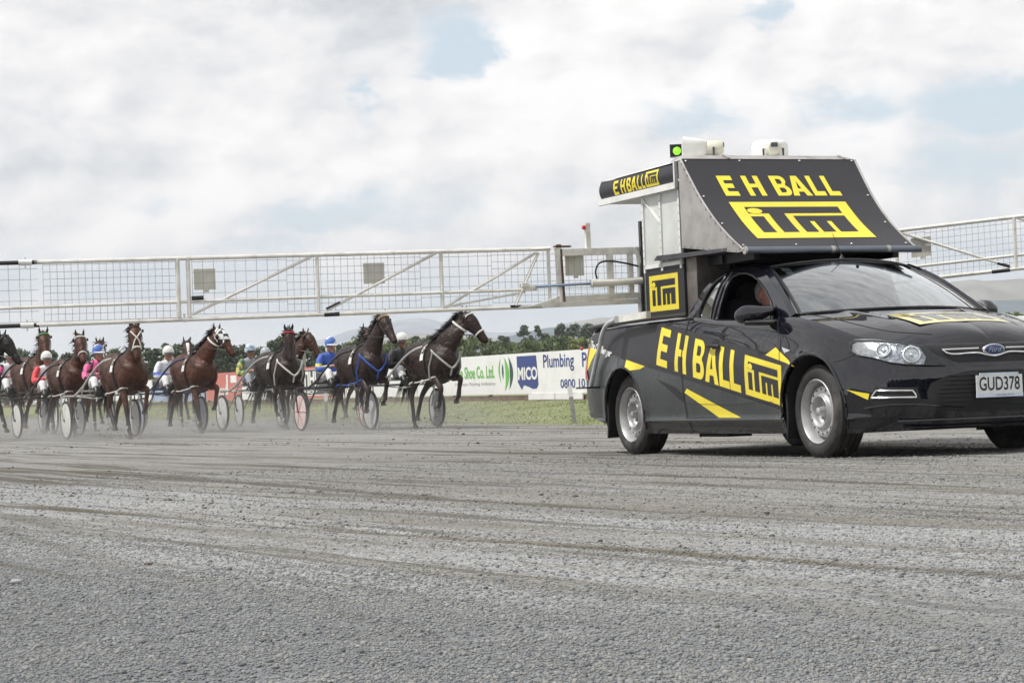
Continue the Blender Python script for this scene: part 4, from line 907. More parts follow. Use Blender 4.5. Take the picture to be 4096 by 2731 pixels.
# one sheet to the horizon, finer near the viewer
ys = np.r_[np.linspace(-30, 2.0, 12)[:-1], 2.0 * (1.0062 ** np.arange(0, 700))]; ys = np.r_[ys, np.geomspace(ys[-1] * 1.05, 6800, 60)]
u = np.r_[-np.geomspace(6.0, .28, 22), np.linspace(-.27, .27, 330), np.geomspace(.28, 6.0, 22)]
Yg = np.repeat(ys[:, None], len(u), 1); Xg = u[None, :] * np.maximum(Yg, 6 + 0 * Yg) * np.where(Yg < 12, 1, 1)
Xg = u[None, :] * np.maximum(np.abs(Yg) + .6, 2.6)
Bg = Xg * EN[0] + Yg * EN[1]
Zg = ground(Xg, Yg)
m = M(); m.grid(np.stack([Xg, Yg, Zg], -1))
def track_mat():
    mt = bpy.data.materials.new('track_gravel'); mt.use_nodes = True; nt = NT(mt.node_tree); bs = nt.n['Principled BSDF']
    P = nt.add('ShaderNodeNewGeometry').outputs['Position']
    def rot(ang, sx, sy):
        mp = nt.add('ShaderNodeMapping', {0: P}); mp.vector_type = 'TEXTURE'; mp.inputs['Rotation'].default_value = (0, 0, ang); mp.inputs['Scale'].default_value = (sx, sy, 1); return mp.outputs[0]
    near = rot(math.radians(30.3), .42, 5.5); far = rot(math.radians(24), .9, 16)
    st = nt.noise(near, 1.0, 6, .62, .6).outputs[0]; st2 = nt.noise(far, 1.0, 7, .65, .4).outputs[0]; st3 = nt.noise(rot(math.radians(30.3), .10, 1.6), 1.0, 5, .6, .3).outputs[0]
    sp = nt.add('ShaderNodeSeparateXYZ', {0: P})
    dist = sp.outputs[1]
    fine = nt.noise(P, 70.0, 3, .75).outputs[0]; mid = nt.noise(P, 9.0, 4, .6).outputs[0]; vo = nt.add('ShaderNodeTexVoronoi', {'Vector': P, 'Scale': 130.0})
    vof = nt.add('ShaderNodeTexVoronoi', {'Vector': P, 'Scale': 34.0})
    base = nt.mix(mapr(nt, mid, .3, .7), (.175, .182, .188), (.262, .266, .266))
    base = nt.mix(mapr(nt, fine, .35, .65, 0, .85), base, (.36, .36, .355))
    tan = nt.math('MULTIPLY', mapr(nt, st, .50, .66), .80); base = nt.mix(tan, base, (.168, .158, .132))
    pale = nt.math('MULTIPLY', mapr(nt, st2, .52, .70), .60); base = nt.mix(pale, base, (.37, .368, .355))
    dk = nt.math('MULTIPLY', mapr(nt, st2, .46, .34), .9); base = nt.mix(dk, base, (.118, .112, .096))
    c_ = nt.vec('DOT_PRODUCT', P, (math.cos(math.radians(30.3)), math.sin(math.radians(30.3)), 0), 1); wv_ = nt.math('MULTIPLY', nt.math('SUBTRACT', st, .5), .8); cw = nt.math('ADD', c_, wv_)
    zf = mapr(nt, cw, 5.0, 5.5); base = nt.mix(nt.math('MULTIPLY', zf, nt.math('ADD', .25, nt.math('MULTIPLY', mapr(nt, st2, .38, .62), .45))), base, (.190, .182, .160))
    zt1 = nt.math('MULTIPLY', mapr(nt, nt.math('ABSOLUTE', nt.math('SUBTRACT', cw, 3.12)), .11, .02), .55); base = nt.mix(zt1, base, (.195, .183, .152))
    zn = mapr(nt, nt.math('ADD', cw, nt.math('MULTIPLY', nt.math('SUBTRACT', mid, .5), 1.2)), 2.9, 2.0); base = nt.mix(nt.math('MULTIPLY', zn, .62), base, (.110, .120, .130))
    rl = nt.math('ABSOLUTE', nt.math('SUBTRACT', nt.math('ADD', c_, nt.math('MULTIPLY', nt.math('SUBTRACT', nt.noise(near, .6, 2, .5).outputs[0], .5), .16)), 3.90)); rl = mapr(nt, rl, .060, .020)
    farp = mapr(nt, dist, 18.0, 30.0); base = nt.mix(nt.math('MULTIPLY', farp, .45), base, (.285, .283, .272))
    st4 = nt.noise(rot(math.radians(28), .12, 5.0), 1.0, 5, .6, .2).outputs[0]; st5 = nt.noise(rot(math.radians(24), .35, 12.0), 1.0, 6, .62, .2).outputs[0]
    base = nt.mix(nt.math('MULTIPLY', nt.math('MULTIPLY', mapr(nt, st4, .54, .62), mapr(nt, fine, .25, .5)), .70), base, (.095, .086, .068))
    base = nt.mix(nt.math('MULTIPLY', nt.math('MULTIPLY', mapr(nt, st5, .52, .59), zf), .85), base, (.085, .078, .062))
    dk3 = nt.math('MULTIPLY', mapr(nt, st3, .60, .72), .55); base = nt.mix(dk3, base, (.12, .112, .092))
    base = nt.mix(nt.math('MULTIPLY', rl, .82), base, (.085, .074, .050))
    grain = nt.math('ADD', nt.math('MULTIPLY', mapr(nt, vo.outputs['Color'], .05, .95), -.95), 1.50); grain = nt.math('MULTIPLY', grain, nt.math('ADD', .72, nt.math('MULTIPLY', fine, .56)))
    gv = nt.add('ShaderNodeCombineXYZ', {0: grain, 1: grain, 2: grain}).outputs[0]; base = nt.mix(1.0, base, gv, 'MULTIPLY')
    b_ = nt.vec('DOT_PRODUCT', P, (float(EN[0]), float(EN[1]), 0), 1)
    # coarse blue-grey stones near the rail, finer dust on the racing line
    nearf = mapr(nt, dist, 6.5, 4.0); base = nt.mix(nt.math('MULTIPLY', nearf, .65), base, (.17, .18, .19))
    # grass verge and paddock
    gn = nt.noise(P, 1.1, 5, .6).outputs[0]; g2 = nt.noise(P, 6.0, 5, .7).outputs[0]
    gc = nt.mix(mapr(nt, gn, .3, .7), (.165, .200, .085), (.235, .26, .13)); gc = nt.mix(nt.math('MULTIPLY', mapr(nt, g2, .45, .8), .6), gc, (.33, .31, .18))
    gc = nt.mix(nt.math('MULTIPLY', mapr(nt, nt.noise(P, 2.5, 3, .6).outputs[0], .55, .75), .35), gc, (.19, .135, .075))
    wob = nt.math('MULTIPLY', nt.math('SUBTRACT', g2, .5), .9); e1 = mapr(nt, nt.math('ADD', b_, wob), B_EDGE - .12, B_EDGE + .25)
    e2 = mapr(nt, nt.math('ADD', b_, nt.math('MULTIPLY', wob, .25)), B_FENCE - .35, B_FENCE - .15); e3 = mapr(nt, b_, B_FENCE + .8, B_FENCE + 1.2)
    gc = nt.mix(nt.math('MULTIPLY', e2, nt.math('SUBTRACT', 1.0, e3)), gc, (.13, .10, .075))
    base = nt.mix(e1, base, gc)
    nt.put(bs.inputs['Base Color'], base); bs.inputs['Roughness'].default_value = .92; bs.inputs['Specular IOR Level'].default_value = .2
    h = nt.math('ADD', nt.math('MULTIPLY', vo.outputs['Distance'], -.006), nt.math('MULTIPLY', fine, .006)); h = nt.math('ADD', h, nt.math('MULTIPLY', st, .012)); h = nt.math('ADD', h, nt.math('MULTIPLY', vof.outputs['Distance'], -.008))
    bp = nt.add('ShaderNodeBump', {'Height': h, 'Distance': 1.0}); bp.inputs['Strength'].default_value = .8; nt.put(bs.inputs['Normal'], bp.outputs[0]); return mt
tag(m.build('ground', track_mat(), None, sharp=0, fix=False), kind='structure')

# loose stones, one object
def stone_mat(name, cols):
    mt = bpy.data.materials.new(name); mt.use_nodes = True; nt = NT(mt.node_tree); bs = nt.n['Principled BSDF']
    g = nt.add('ShaderNodeNewGeometry').outputs['Random Per Island']
    st = [(i / (len(cols) - 1), c) for i, c in enumerate(cols)]; r = nt.ramp(g, st, 'LINEAR')
    nt.put(bs.inputs['Base Color'], r); bs.inputs['Roughness'].default_value = .8; bs.inputs['Specular IOR Level'].default_value = .3; return mt
def stones(name, X, Y, S, mat, sink=.25, flat=.62):
    n = len(X); t = (1 + 5 ** .5) / 2
    ico = np.array([(-1,t,0),(1,t,0),(-1,-t,0),(1,-t,0),(0,-1,t),(0,1,t),(0,-1,-t),(0,1,-t),(t,0,-1),(t,0,1),(-t,0,-1),(-t,0,1)], float) / np.hypot(1, t)
    tf = np.array([(0,11,5),(0,5,1),(0,1,7),(0,7,10),(0,10,11),(1,5,9),(5,11,4),(11,10,2),(10,7,6),(7,1,8),(3,9,4),(3,4,2),(3,2,6),(3,6,8),(3,8,9),(4,9,5),(2,4,11),(6,2,10),(8,6,7),(9,8,1)])
    V = ico[None] * RNG.uniform(.72, 1.2, (n, 12, 1)); V = V * np.stack([RNG.uniform(.8, 1.35, n), RNG.uniform(.7, 1.1, n), RNG.uniform(.45, .85, n) * flat / .62], 1)[:, None, :]
    a = RNG.uniform(0, 2 * np.pi, n); ca, sa = np.cos(a)[:, None], np.sin(a)[:, None]; tl = RNG.normal(0, .35, n)[:, None]
    x = V[..., 0] * ca - V[..., 1] * sa; y = V[..., 0] * sa + V[..., 1] * ca; z = V[..., 2] + x * tl * .5
    Zc = ground(X, Y) + S * (.5 - sink) * .5
    V = np.stack([x * S[:, None] * .5 + X[:, None], y * S[:, None] * .5 + Y[:, None], z * S[:, None] * .5 + Zc[:, None]], -1).reshape(-1, 3)
    F = (tf[None] + (np.arange(n) * 12)[:, None, None]).reshape(-1)
    me = bpy.data.meshes.new(name); me.vertices.add(len(V)); me.vertices.foreach_set('co', V.ravel()); me.loops.add(len(F)); me.loops.foreach_set('vertex_index', F.astype(np.int32))
    k = len(F) // 3; me.polygons.add(k); me.polygons.foreach_set('loop_start', np.arange(0, 3 * k, 3, dtype=np.int32)); me.polygons.foreach_set('loop_total', np.full(k, 3, np.int32)); me.polygons.foreach_set('use_smooth', np.ones(k, bool))
    me.materials.append(mat); me.update(calc_edges=True); me.validate(); return link(name, me)
N1 = 210000
Y1 = 3.3 * (18 / 3.3) ** (RNG.uniform(0, 1, N1) ** 1.35); X1 = RNG.uniform(-.27, .27, N1) * (Y1 + .4)
C1 = X1 * math.cos(math.radians(30.3)) + Y1 * math.sin(math.radians(30.3)); dens = .25 + .75 * sst(3.4, 2.2, C1) + .35 * sst(.0, .3, vnoise(C1 * 5, Y1 * .7, 13)); keepn = RNG.uniform(0, 1, N1) < dens
X1, Y1 = X1[keepn], Y1[keepn]; S1 = RNG.lognormal(math.log(.0057), .36, len(X1)) * (1 + .10 * np.maximum(0, Y1 - 4.5)) * np.where(Y1 > 7, .8, 1)
gs = stones('gravel', X1, Y1, S1, stone_mat('stone', [(.10, .11, .12), (.17, .18, .19), (.20, .215, .225), (.23, .235, .24), (.26, .265, .265), (.20, .20, .195), (.27, .27, .262), (.22, .215, .20), (.33, .325, .31)]))
tag(gs, kind='stuff')
n2 = 16000; Y2 = RNG.uniform(6, 38, n2); X2 = RNG.uniform(-.27, .27, n2) * Y2; ok = (X2 * EN[0] + Y2 * EN[1] < 14.4) & (vnoise((X2 * .863 + Y2 * .505) * 1.3, (Y2 * .863 - X2 * .505) * .12, 21) + .6 * vnoise(X2 * 1.5, Y2 * 1.5, 22) > .24)
X2, Y2 = X2[ok], Y2[ok]; cl = stones('dirt_clods', X2, Y2, RNG.lognormal(math.log(.0085), .5, len(X2)) * (.55 + .030 * Y2), stone_mat('clod', [(.05, .045, .038), (.10, .09, .07), (.16, .15, .13)]), .3, .55)
tag(cl, kind='stuff')
PEB = (-1.481, 6.617)
for k, (px, py, s, lab) in enumerate([(PEB[0], PEB[1], .028, 'smooth pale oval pebble lying in the grey gravel at the left edge'), (-.10, 4.9, .0001, '')]):
    if lab:
        m = M(); m.ball((0, 0, .008), (s * .62, s * .45, s * .30), 14, 8); o = m.build('pebble', pmat('pale_stone', (.36, .36, .35), .7, 0, .15, 40)); o.location = (px, py, float(ground(px, py))); tag(o, lab, 'pebble')
m = M()
for i in range(7): m.ball((random.uniform(-.03, .03), random.uniform(-.012, .012), .008 + random.uniform(0, .008)), (.010, .006, .006), 7, 5)
m.tube([(-.035, 0, .006), (.0, .004, .012), (.035, -.004, .018)], .004, 5)
o = m.build('dead_leaf', pmat('brown_leaf', (.10, .06, .035), .8, 0, .3, 60)); o.scale = (.42,) * 3; o.location = (-1.191, 7.231, float(ground(-1.191, 7.231)) + .002); tag(o, 'small curled brown leaf scrap lying on the gravel on the left', 'leaf')

# low grass blades on the verge
ng = 42000; bb = RNG.uniform(B_EDGE + .05, B_FENCE - .2, ng); aa = RNG.uniform(12, 95, ng) ; XX = bb * EN[0] + aa * ED[0]; YY = bb * EN[1] + aa * ED[1]
hh = RNG.uniform(.012, .035, ng) * (1 + .6 * (vnoise(XX * .8, YY * .8, 31) > .2)); th_ = RNG.uniform(0, 2 * np.pi, ng); lean = RNG.normal(0, .03, (ng, 2)); wd = .012
Z0 = ground(XX, YY) - .005; V = np.zeros((ng, 3, 3)); V[:, 0] = np.stack([XX - wd * np.cos(th_), YY - wd * np.sin(th_), Z0], 1); V[:, 1] = np.stack([XX + wd * np.cos(th_), YY + wd * np.sin(th_), Z0], 1); V[:, 2] = np.stack([XX + lean[:, 0], YY + lean[:, 1], Z0 + hh], 1)
m = M(); m.smooth = False; m.put(V.reshape(-1, 3), [(3 * i, 3 * i + 1, 3 * i + 2) for i in range(ng)])
gm = stone_mat('grass_blade', [(.15, .18, .075), (.215, .235, .11), (.265, .275, .15), (.33, .32, .21), (.18, .21, .09)]); tag(m.build('grass', gm, None, sharp=0, fix=False), kind='stuff')
# small pale clover flowers at the track edge
nf = 900; bb = RNG.uniform(B_EDGE + .2, B_EDGE + 1.6, nf); aa = RNG.uniform(20, 48, nf); XX = bb * EN[0] + aa * ED[0]; YY = bb * EN[1] + aa * ED[1]; kf = vnoise(XX * .9, YY * .9, 41) > .12
fl = stones('flowers', XX[kf], YY[kf], RNG.uniform(.018, .035, kf.sum()), stone_mat('petal', [(.45, .45, .33), (.55, .55, .45)]), -2.2, .7); tag(fl, kind='stuff')

# ================================================================== rail fence with signboards
wood = pmat('brown_board', (.16, .115, .085), .85, 0, .25, 3.0); postm = pmat('grey_post', (.27, .27, .26), .7, 0, .15, 6.0); boardw = pmat('board_white', (.76, .765, .765), .5, 0, .03, 1.2, dirt=((.50, .48, .43), .25, 2.0))
redb = pmat('board_red', (.52, .15, .12), .5, 0, .08, 2.0); blackb = pmat('board_black', (.03, .03, .035), .5); blueb = pmat('board_blue', (.035, .06, .22), .5, 0, .05); greenb = pmat('board_green', (.13, .46, .06), .5, 0, .05); dgreen = pmat('board_dark_green', (.02, .07, .06), .5); greyt = pmat('board_grey', (.30, .31, .33), .5)
FZ0, FH = .165, .900
def fpt(a, b=B_FENCE): p = ED * a + EN * b; return (float(p[0]), float(p[1]))
def a_of_px(px):     # where the fence line crosses a picture column, used to lay the boards out along the fence
    t = (px - 2048 + .038 * (1500 - 1365)) / F_PX; return B_FENCE * (EN[0] * 1 - EN[1] * t) / (ED[1] * t - ED[0]) if abs(ED[1] * t - ED[0]) > 1e-6 else 0
def fence_base(a): return .0085 * np.logaddexp(0, (min(a, 140) - 34) / 3) * 3 + .32
def board(a0, a1, name, mat, label, cat='signboard', group=None, z0=FZ0, h=FH, thick=.03, db=-.03, par=None):
    x, y = fpt(a1); zb = fence_base(a1); dz = fence_base(a0) - zb; L = a1 - a0
    r = empty(name, (x, y, zb), math.atan2(-ED[1], -ED[0]), 1, label, cat, group)      # local +x runs towards the viewer along the fence, +y to the far side? kept: -y faces the track
    def loc(u, v, o=0.0): return (u, (db - o) * FS, v + dz * u / L)
    m = M(); P = [loc(0, z0), loc(L, z0), loc(L, z0 + h), loc(0, z0 + h)]; Q = [loc(0, z0, -thick), loc(L, z0, -thick), loc(L, z0 + h, -thick), loc(0, z0 + h, -thick)]
    m.put(P + Q, [(0, 1, 2, 3), (7, 6, 5, 4), (0, 4, 5, 1), (1, 5, 6, 2), (2, 6, 7, 3), (3, 7, 4, 0)], False); m.build('panel', mat, r)
    return r, loc, L
FS = 1.0
e_loc = Vector((-ED[0], -ED[1], 0)); n_loc = Vector((0, 0, 1)).cross(e_loc)      # local +y
FS = 1.0 if n_loc.dot(Vector((EN[0], EN[1], 0))) > 0 else -1.0
def rect(m, loc, u0, v0, u1, v1, o=.004): m.put([loc(u0, v0, o), loc(u1, v0, o), loc(u1, v1, o), loc(u0, v1, o)], [(0, 1, 2, 3)], False)
zt = lambda f: FZ0 + FH * f
A = {k: a_of_px(k) for k in (60, 600, 840, 960, 1000, 1190, 1262, 1330, 1560, 1600, 1834, 2059, 2420, 2950, 3500, 4100)}
# shop board with blue flag emblem
r, loc, L = board(A[2420], A[2059], 'signboard', boardw, 'white board with blue flag emblem and blue writing nearest the vehicle', group='signboards along the fence')
um = lambda px: (A[2059] - a_of_px(px))
m = M(); fl_ = [(um(2064), zt(.93)), (um(2064) + .02, zt(.30)), (um(2080), zt(.10)), (um(2090), zt(.22)), (um(2110), zt(.17)), (um(2125), zt(.12)), (um(2140), zt(.13)), (um(2148), zt(.22)), (um(2146), zt(.5)), (um(2142), zt(.93))]
decal(m, [fl_], lambda u, v: loc(u, v, .004), 3); m.build('emblem_flag', blueb, r)
m = M(); text(m, 'MICO', (um(2068), zt(.34), um(2146), zt(.66)), lambda u, v: loc(u, v, .010), bold=.035); m.build('emblem_lettering', boardw, r)
m = M(); text(m, 'Plumbing', (um(2170), zt(.52), um(2293), zt(.93)), lambda u, v: loc(u, v, .006), bold=.012); m.build('board_lettering', blueb, r); m = M(); text(m, 'P', (um(2326), zt(.60), um(2345), zt(.93)), lambda u, v: loc(u, v, .006), bold=.012)
m.build('board_lettering', blueb, r); m = M(); text(m, '0800 101', (um(2236), zt(.12), um(2345), zt(.33)), lambda u, v: loc(u, v, .006), bold=.012); m.build('board_lettering', blueb, r)
r, loc, L = board(A[2059], A[1834] + 2.2, 'signboard', boardw, 'white board with green writing and green curved stripes behind the rightmost horse', group='signboards along the fence')
u1_ = lambda px: (A[1834] + 2.2 - a_of_px(px))
m = M(); text(m, 'Horse Shoe Co. Ltd.', (u1_(1796), zt(.42), u1_(1973), zt(.74)), lambda u, v: loc(u, v, .006), bold=.02); m.build('green_lettering', greenb, r)
m = M(); text(m, 'Harness Racing Industry', (u1_(1815), zt(.22), u1_(1976), zt(.33)), lambda u, v: loc(u, v, .006)); m.build('grey_lettering', greyt, r)
def crescent(u0, u1, v0, v1, w, s=1): 
    a = [(u0 + (u1 - u0) * math.sin(t * math.pi) ** .8 * s, v0 + (v1 - v0) * t) for t in np.linspace(0, 1, 14)]; b = [(p[0] - w * math.sin(t * math.pi), p[1]) for p, t in zip(a, np.linspace(0, 1, 14))]; return a + b[::-1][1:-1]
m = M(); decal(m, [crescent(u1_(2012), u1_(2032), zt(.08), zt(.94), .22)], lambda u, v: loc(u, v, .006), 3); decal(m, [crescent(u1_(2001), u1_(1990), zt(.28), zt(.92), -.08)], lambda u, v: loc(u, v, .006), 3); m.build('green_stripe', greenb, r)
m = M(); decal(m, [crescent(u1_(2030), u1_(2048), zt(.12), zt(.94), .2)], lambda u, v: loc(u, v, .006), 3); decal(m, [crescent(u1_(2007), u1_(2010), zt(.38), zt(.78), .10)], lambda u, v: loc(u, v, .006), 3); m.build('dark_stripe', dgreen, r)
r, loc, L = board(A[1834] + 2.2, A[1330], 'signboard', boardw, 'plain white board behind the two right-hand horses', group='signboards along the fence')
r, loc, L = board(A[1330], A[1190] + 1.0, 'signboard', boardw, 'board with bold white letters on black between red rims behind the blue driver', group='signboards along the fence')
m = M(); rect(m, loc, 0, zt(.93), L, zt(1.0), .004); rect(m, loc, L * .3, zt(0.0), L, zt(.09), .004); m.build('red_rim', redb, r)
m = M(); rect(m, loc, .0, zt(.12), L, zt(.91), .003); m.build('black_field', blackb, r)
ub = lambda px: (A[1190] + 1.0 - a_of_px(px))
m = M(); text(m, 'STIHL', (ub(1193), zt(.38), ub(1268), zt(.87)), lambda u, v: loc(u, v, .008), bold=.04); text(m, 'SHOP', (ub(1200), zt(.15), ub(1262), zt(.26)), lambda u, v: loc(u, v, .008), bold=.03); m.build('white_lettering', boardw, r)
r, loc, L = board(A[1190] + 1.0, A[960], 'signboard', boardw, 'white board behind the dark horse with green and gold driver', group='signboards along the fence')
r, loc, L = board(A[960], A[840] + .8, 'signboard', redb, 'faded red board with white writing behind the white-helmeted driver', group='signboards along the fence')
ur = lambda px: (A[840] + .8 - a_of_px(px))
m = M(); text(m, 'seed', (ur(866), zt(.18), ur(898), zt(.58)), lambda u, v: loc(u, v, .006), bold=.01); m.build('white_lettering', boardw, r); m = M(); rect(m, loc, ur(899), zt(.2), ur(905), zt(.92), .006); m.build('white_marking', boardw, r); m = M(); rect(m, loc, ur(916), zt(.62), ur(940), zt(.88), .006); m.build('white_marking', boardw, r)
r, loc, L = board(A[840] + .8, A[600], 'signboard', pmat('board_pale_blue', (.30, .36, .50), .5, 0, .3, 3), 'low pale blue board behind the bay horse in blinkers', group='signboards along the fence', h=.42)
r, loc, L = board(A[600], A[60] - 5, 'signboard', boardw, 'long pale board behind the leftmost horses', group='signboards along the fence', z0=FZ0 + .05, h=.75)
r, loc, L = board(A[4100] - 3, A[2420], 'signboard', boardw, 'white board on the fence hidden mostly behind the vehicle', group='signboards along the fence')
for i, (p0, p1) in enumerate(((2215, 2110), (2327, 2218))):
    board(a_of_px(p0), a_of_px(p1), 'skirting_board', boardw, ['small white board hung low under the blue flag emblem', 'small white board hung low under the telephone number'][i], 'board', 'small white boards under the signs', z0=.035, h=.125, db=-.06)
# timber behind the boards
r = empty('rail_fence', (*fpt(60), fence_base(60)), 0, 1, 'low brown timber fence carrying the signboards behind the verge', 'fence')
m = M(); ag = np.arange(10, 120, 2.4); base = np.array((*fpt(60), fence_base(60)))
for i, a in enumerate(ag):
    x, y = fpt(a, B_FENCE + .08); m.box((x - base[0], y - base[1], fence_base(a) + .42 - base[2]), (.09, .09, 1.1))
m.build('post', wood, r)
m = M()
for zz, hh_ in ((.07, .12), (.55, .10), (.95, .10)):
    for a in ag[:-1]:
        p = fpt(a, B_FENCE + .02); q = fpt(a + 2.4, B_FENCE + .02); m.bar((p[0] - base[0], p[1] - base[1], fence_base(a) + zz - base[2]), (q[0] - base[0], q[1] - base[1], fence_base(a + 2.4) + zz - base[2]), .03, hh_)
m.build('rail', wood, r)
# marker posts at the inner edge of the verge
for px, py, tilt, lab in ((2287, 1706, -6, 'grey marker post with white top leaning at the grass edge beside the vehicle'), (1296, 1688, 0, 'grey marker post with white top behind the pink wheels'), (706, 1690, 0, 'grey marker post with white top behind the bay horse')):
    t = (px - 2048) / F_PX; b0 = B_EDGE + .35; Yp = b0 / (EN[0] * t + EN[1]); Xp = t * Yp; h = .66
    r = empty('marker_post', (Xp, Yp, gz(Xp, Yp) - .02), 0, 1, lab, 'post', 'marker posts along the track'); r.rotation_euler = (0, rad(tilt), 0)
    m = M(); m.box((0, 0, h * .36), (.07, .05, h * .72)); m.build('stake', postm, r); m = M(); m.box((0, 0, h * .86), (.078, .055, h * .28)); m.build('white_cap', boardw, r)
# chimney-like pole and lamp beyond the trees
def poleat(px, py0, py1, Y, r0, lab, name):
    x = (px - 2048 - .038 * (1595 - py1)) / F_PX * Y; zt_ = (YH0 - .038 * (px - 2048) - py1) / F_PX * Y + CAM_H; m = M(); m.tube([(0, 0, 0), (0, 0, zt_)], [r0 * 1.3, r0], 10)
    o = m.build(name, postm); o.location = (x, Y, 0); tag(o, lab, name.replace('_', ' '))
poleat(1222, 1500, 1338, 230, .22, 'pale round pole rising above the trees behind the red board', 'utility_pole')

# ================================================================== trees
barkm = pmat('bark', (.09, .075, .06), .9, 0, .3, 2.0)
def leafmat(name, cols):
    m = stone_mat(name, cols); b = m.node_tree.nodes['Principled BSDF']; b.inputs['Roughness'].default_value = .7; return m
LEAF = {'pine': leafmat('pine_needles', [(.050, .074, .044), (.078, .105, .058), (.100, .125, .070), (.060, .086, .050)]),
        'dark': leafmat('dark_leaves', [(.042, .060, .046), (.062, .082, .058), (.080, .098, .066)]),
        'willow': leafmat('willow_leaves', [(.075, .110, .040), (.110, .145, .055), (.150, .185, .075), (.060, .090, .036)]),
        'yellow': leafmat('poplar_leaves', [(.10, .13, .03), (.16, .18, .045), (.20, .21, .06)])}
def tree(x, y, h, w, kind, label, n=900, group='trees beyond the fence'):
    cat = 'tree'; nm = {'pine': 'pine_tree', 'dark': 'evergreen_tree', 'willow': 'willow_tree', 'yellow': 'poplar_tree'}[kind]
    r = empty(nm, (x, y, gz(x, y)), random.uniform(0, 6), 1, label, cat, group)
    m = M(); lean = random.uniform(-.03, .03) * h
    m.tube([(0, 0, -.3), (lean * .4, 0, h * .35), (lean, 0, h * .86)], [w * .045 + .1, w * .03 + .07, .04], 8)
    for k in range(7):
        a = random.uniform(0, 6.28); z0 = h * random.uniform(.25, .75); R_ = w * .42 * (1.1 - z0 / h); m.tube([(lean * .5, 0, z0), (R_ * math.cos(a), R_ * math.sin(a), z0 + h * .10)], [.07, .02], 5)
    m.build('trunk', barkm, r)
    # crown: leaf sprays clustered on boughs
    nc = 34 if kind != 'pine' else 40; C = []
    for k in range(nc):
        t = RNG.uniform(.10, 1.0)
        if kind == 'pine': zc = h * (.12 + .86 * t); rr = w * .5 * (1.06 - t) ** .8
        elif kind == 'dark': zc = h * (.35 + .60 * t); rr = w * .5 * math.sqrt(max(.05, 1 - (2 * t - .9) ** 2))
        elif kind == 'yellow': zc = h * (.10 + .86 * t); rr = w * .5 * math.sqrt(max(.04, 1 - (2 * t - 1) ** 2 * .9))
        else: zc = h * (.12 + .80 * t); rr = w * .5 * math.sqrt(max(.08, 1 - (1.7 * t - .75) ** 2))
        a = RNG.uniform(0, 2 * np.pi); q = RNG.uniform(.25, 1) ** .6; C.append((rr * q * math.cos(a) + lean * t, rr * q * math.sin(a), zc, w * RNG.uniform(.10, .19) * (1.15 - .5 * t if kind == 'pine' else 1)))
    C = np.array(C); idx = RNG.integers(0, nc, n); g = RNG.normal(0, 1, (n, 3)); g /= np.linalg.norm(g, axis=1)[:, None]; q = RNG.uniform(.3, 1.05, n)[:, None]
    P = C[idx, :3] + g * C[idx, 3:4] * q * np.array((1, 1, .75)); s = w * RNG.uniform(.016, .036, n) + .11
    d1 = RNG.normal(0, 1, (n, 3)); d1 /= np.linalg.norm(d1, axis=1)[:, None]; d2 = np.cross(d1, g + .01); d2 /= np.linalg.norm(d2, axis=1)[:, None]
    if kind == 'willow': d1[:, 2] = -np.abs(d1[:, 2]) - .8; d1 /= np.linalg.norm(d1, axis=1)[:, None]
    s = s[:, None]; V = np.stack([P - d1 * s, P + d2 * s * .55, P + d1 * s, P - d2 * s * .55], 1); V[..., 2] = np.maximum(V[..., 2], .05)
    me = bpy.data.meshes.new('crown'); me.from_pydata(V.reshape(-1, 3).tolist(), [], [(4 * i, 4 * i + 1, 4 * i + 2, 4 * i + 3) for i in range(n)]); me.materials.append(LEAF[kind]); link('crown', me, r)
def px2(px, py, Y):      # world X and height of a picture point at distance Y
    dx = px - 2048; dy = YH0 - py; return (dx / F_PX * Y, (dy - .038 * dx) / F_PX * Y + CAM_H)
ORD = ['first', 'second', 'third', 'fourth', 'fifth', 'sixth', 'seventh', 'eighth', 'ninth', 'tenth', 'eleventh', 'twelfth', 'thirteenth', 'fourteenth', 'fifteenth', 'sixteenth', 'seventeenth', 'eighteenth', 'nineteenth', 'twentieth', 'twenty-first', 'twenty-second', 'twenty-third', 'twenty-fourth', 'twenty-fifth', 'twenty-sixth', 'twenty-seventh', 'twenty-eighth', 'twenty-ninth', 'thirtieth']
def row(L, kind, Y, text_, n=900, wk=1.0, up=12):
    L = [(a, b - up + random.uniform(-16, 16), c * random.uniform(.8, 1.2)) for a, b, c in L]; n = int(n * 2.2)
    for i, (px, py, wpx) in enumerate(L):
        yy = Y * random.uniform(.97, 1.05); x, z = px2(px, py, yy); tree(x, yy, z - gz(x, yy), wpx / F_PX * yy * wk, kind, '%s from the left of the %s' % (ORD[i], text_), n)
row([(px, 1392 + 14 * math.sin(px * .021) + random.uniform(-9, 9), 74) for px in range(560, 1420, 38)], 'pine', 270, 'dark green pines behind the drivers', 1100, 2.1)
row([(px, 1418 + 9 * math.sin(px * .03), 95) for px in range(20, 560, 62)], 'pine', 300, 'hazy pines behind the leftmost horses', 1100, 1.9)
row([(1665, 1338, 60), (1720, 1345, 46), (2010, 1345, 66), (2096, 1322, 52), (2148, 1316, 40), (2185, 1330, 60), (2240, 1312, 70), (2300, 1298, 80), (2356, 1312, 90), (1590, 1352, 70)], 'dark', 420, 'tall dark evergreens rising behind the willow row', 1500, 1.6)
row([(px, 1368 + 6 * math.sin(px * .05) + random.uniform(-5, 6), 84) for px in range(1400, 2280, 42)], 'willow', 330, 'mid green willows above the signboards', 1400, 2.0)
row([(2265, 1362, 80), (2320, 1352, 84), (2380, 1350, 84), (2440, 1356, 84)], 'yellow', 325, 'yellow green poplars above the blue writing', 1400, 1.7)
row([(4062, 1250, 70), (4120, 1262, 80), (4190, 1266, 90)], 'yellow', 300, 'green tree tops over the bonnet', 1200, 1.5)
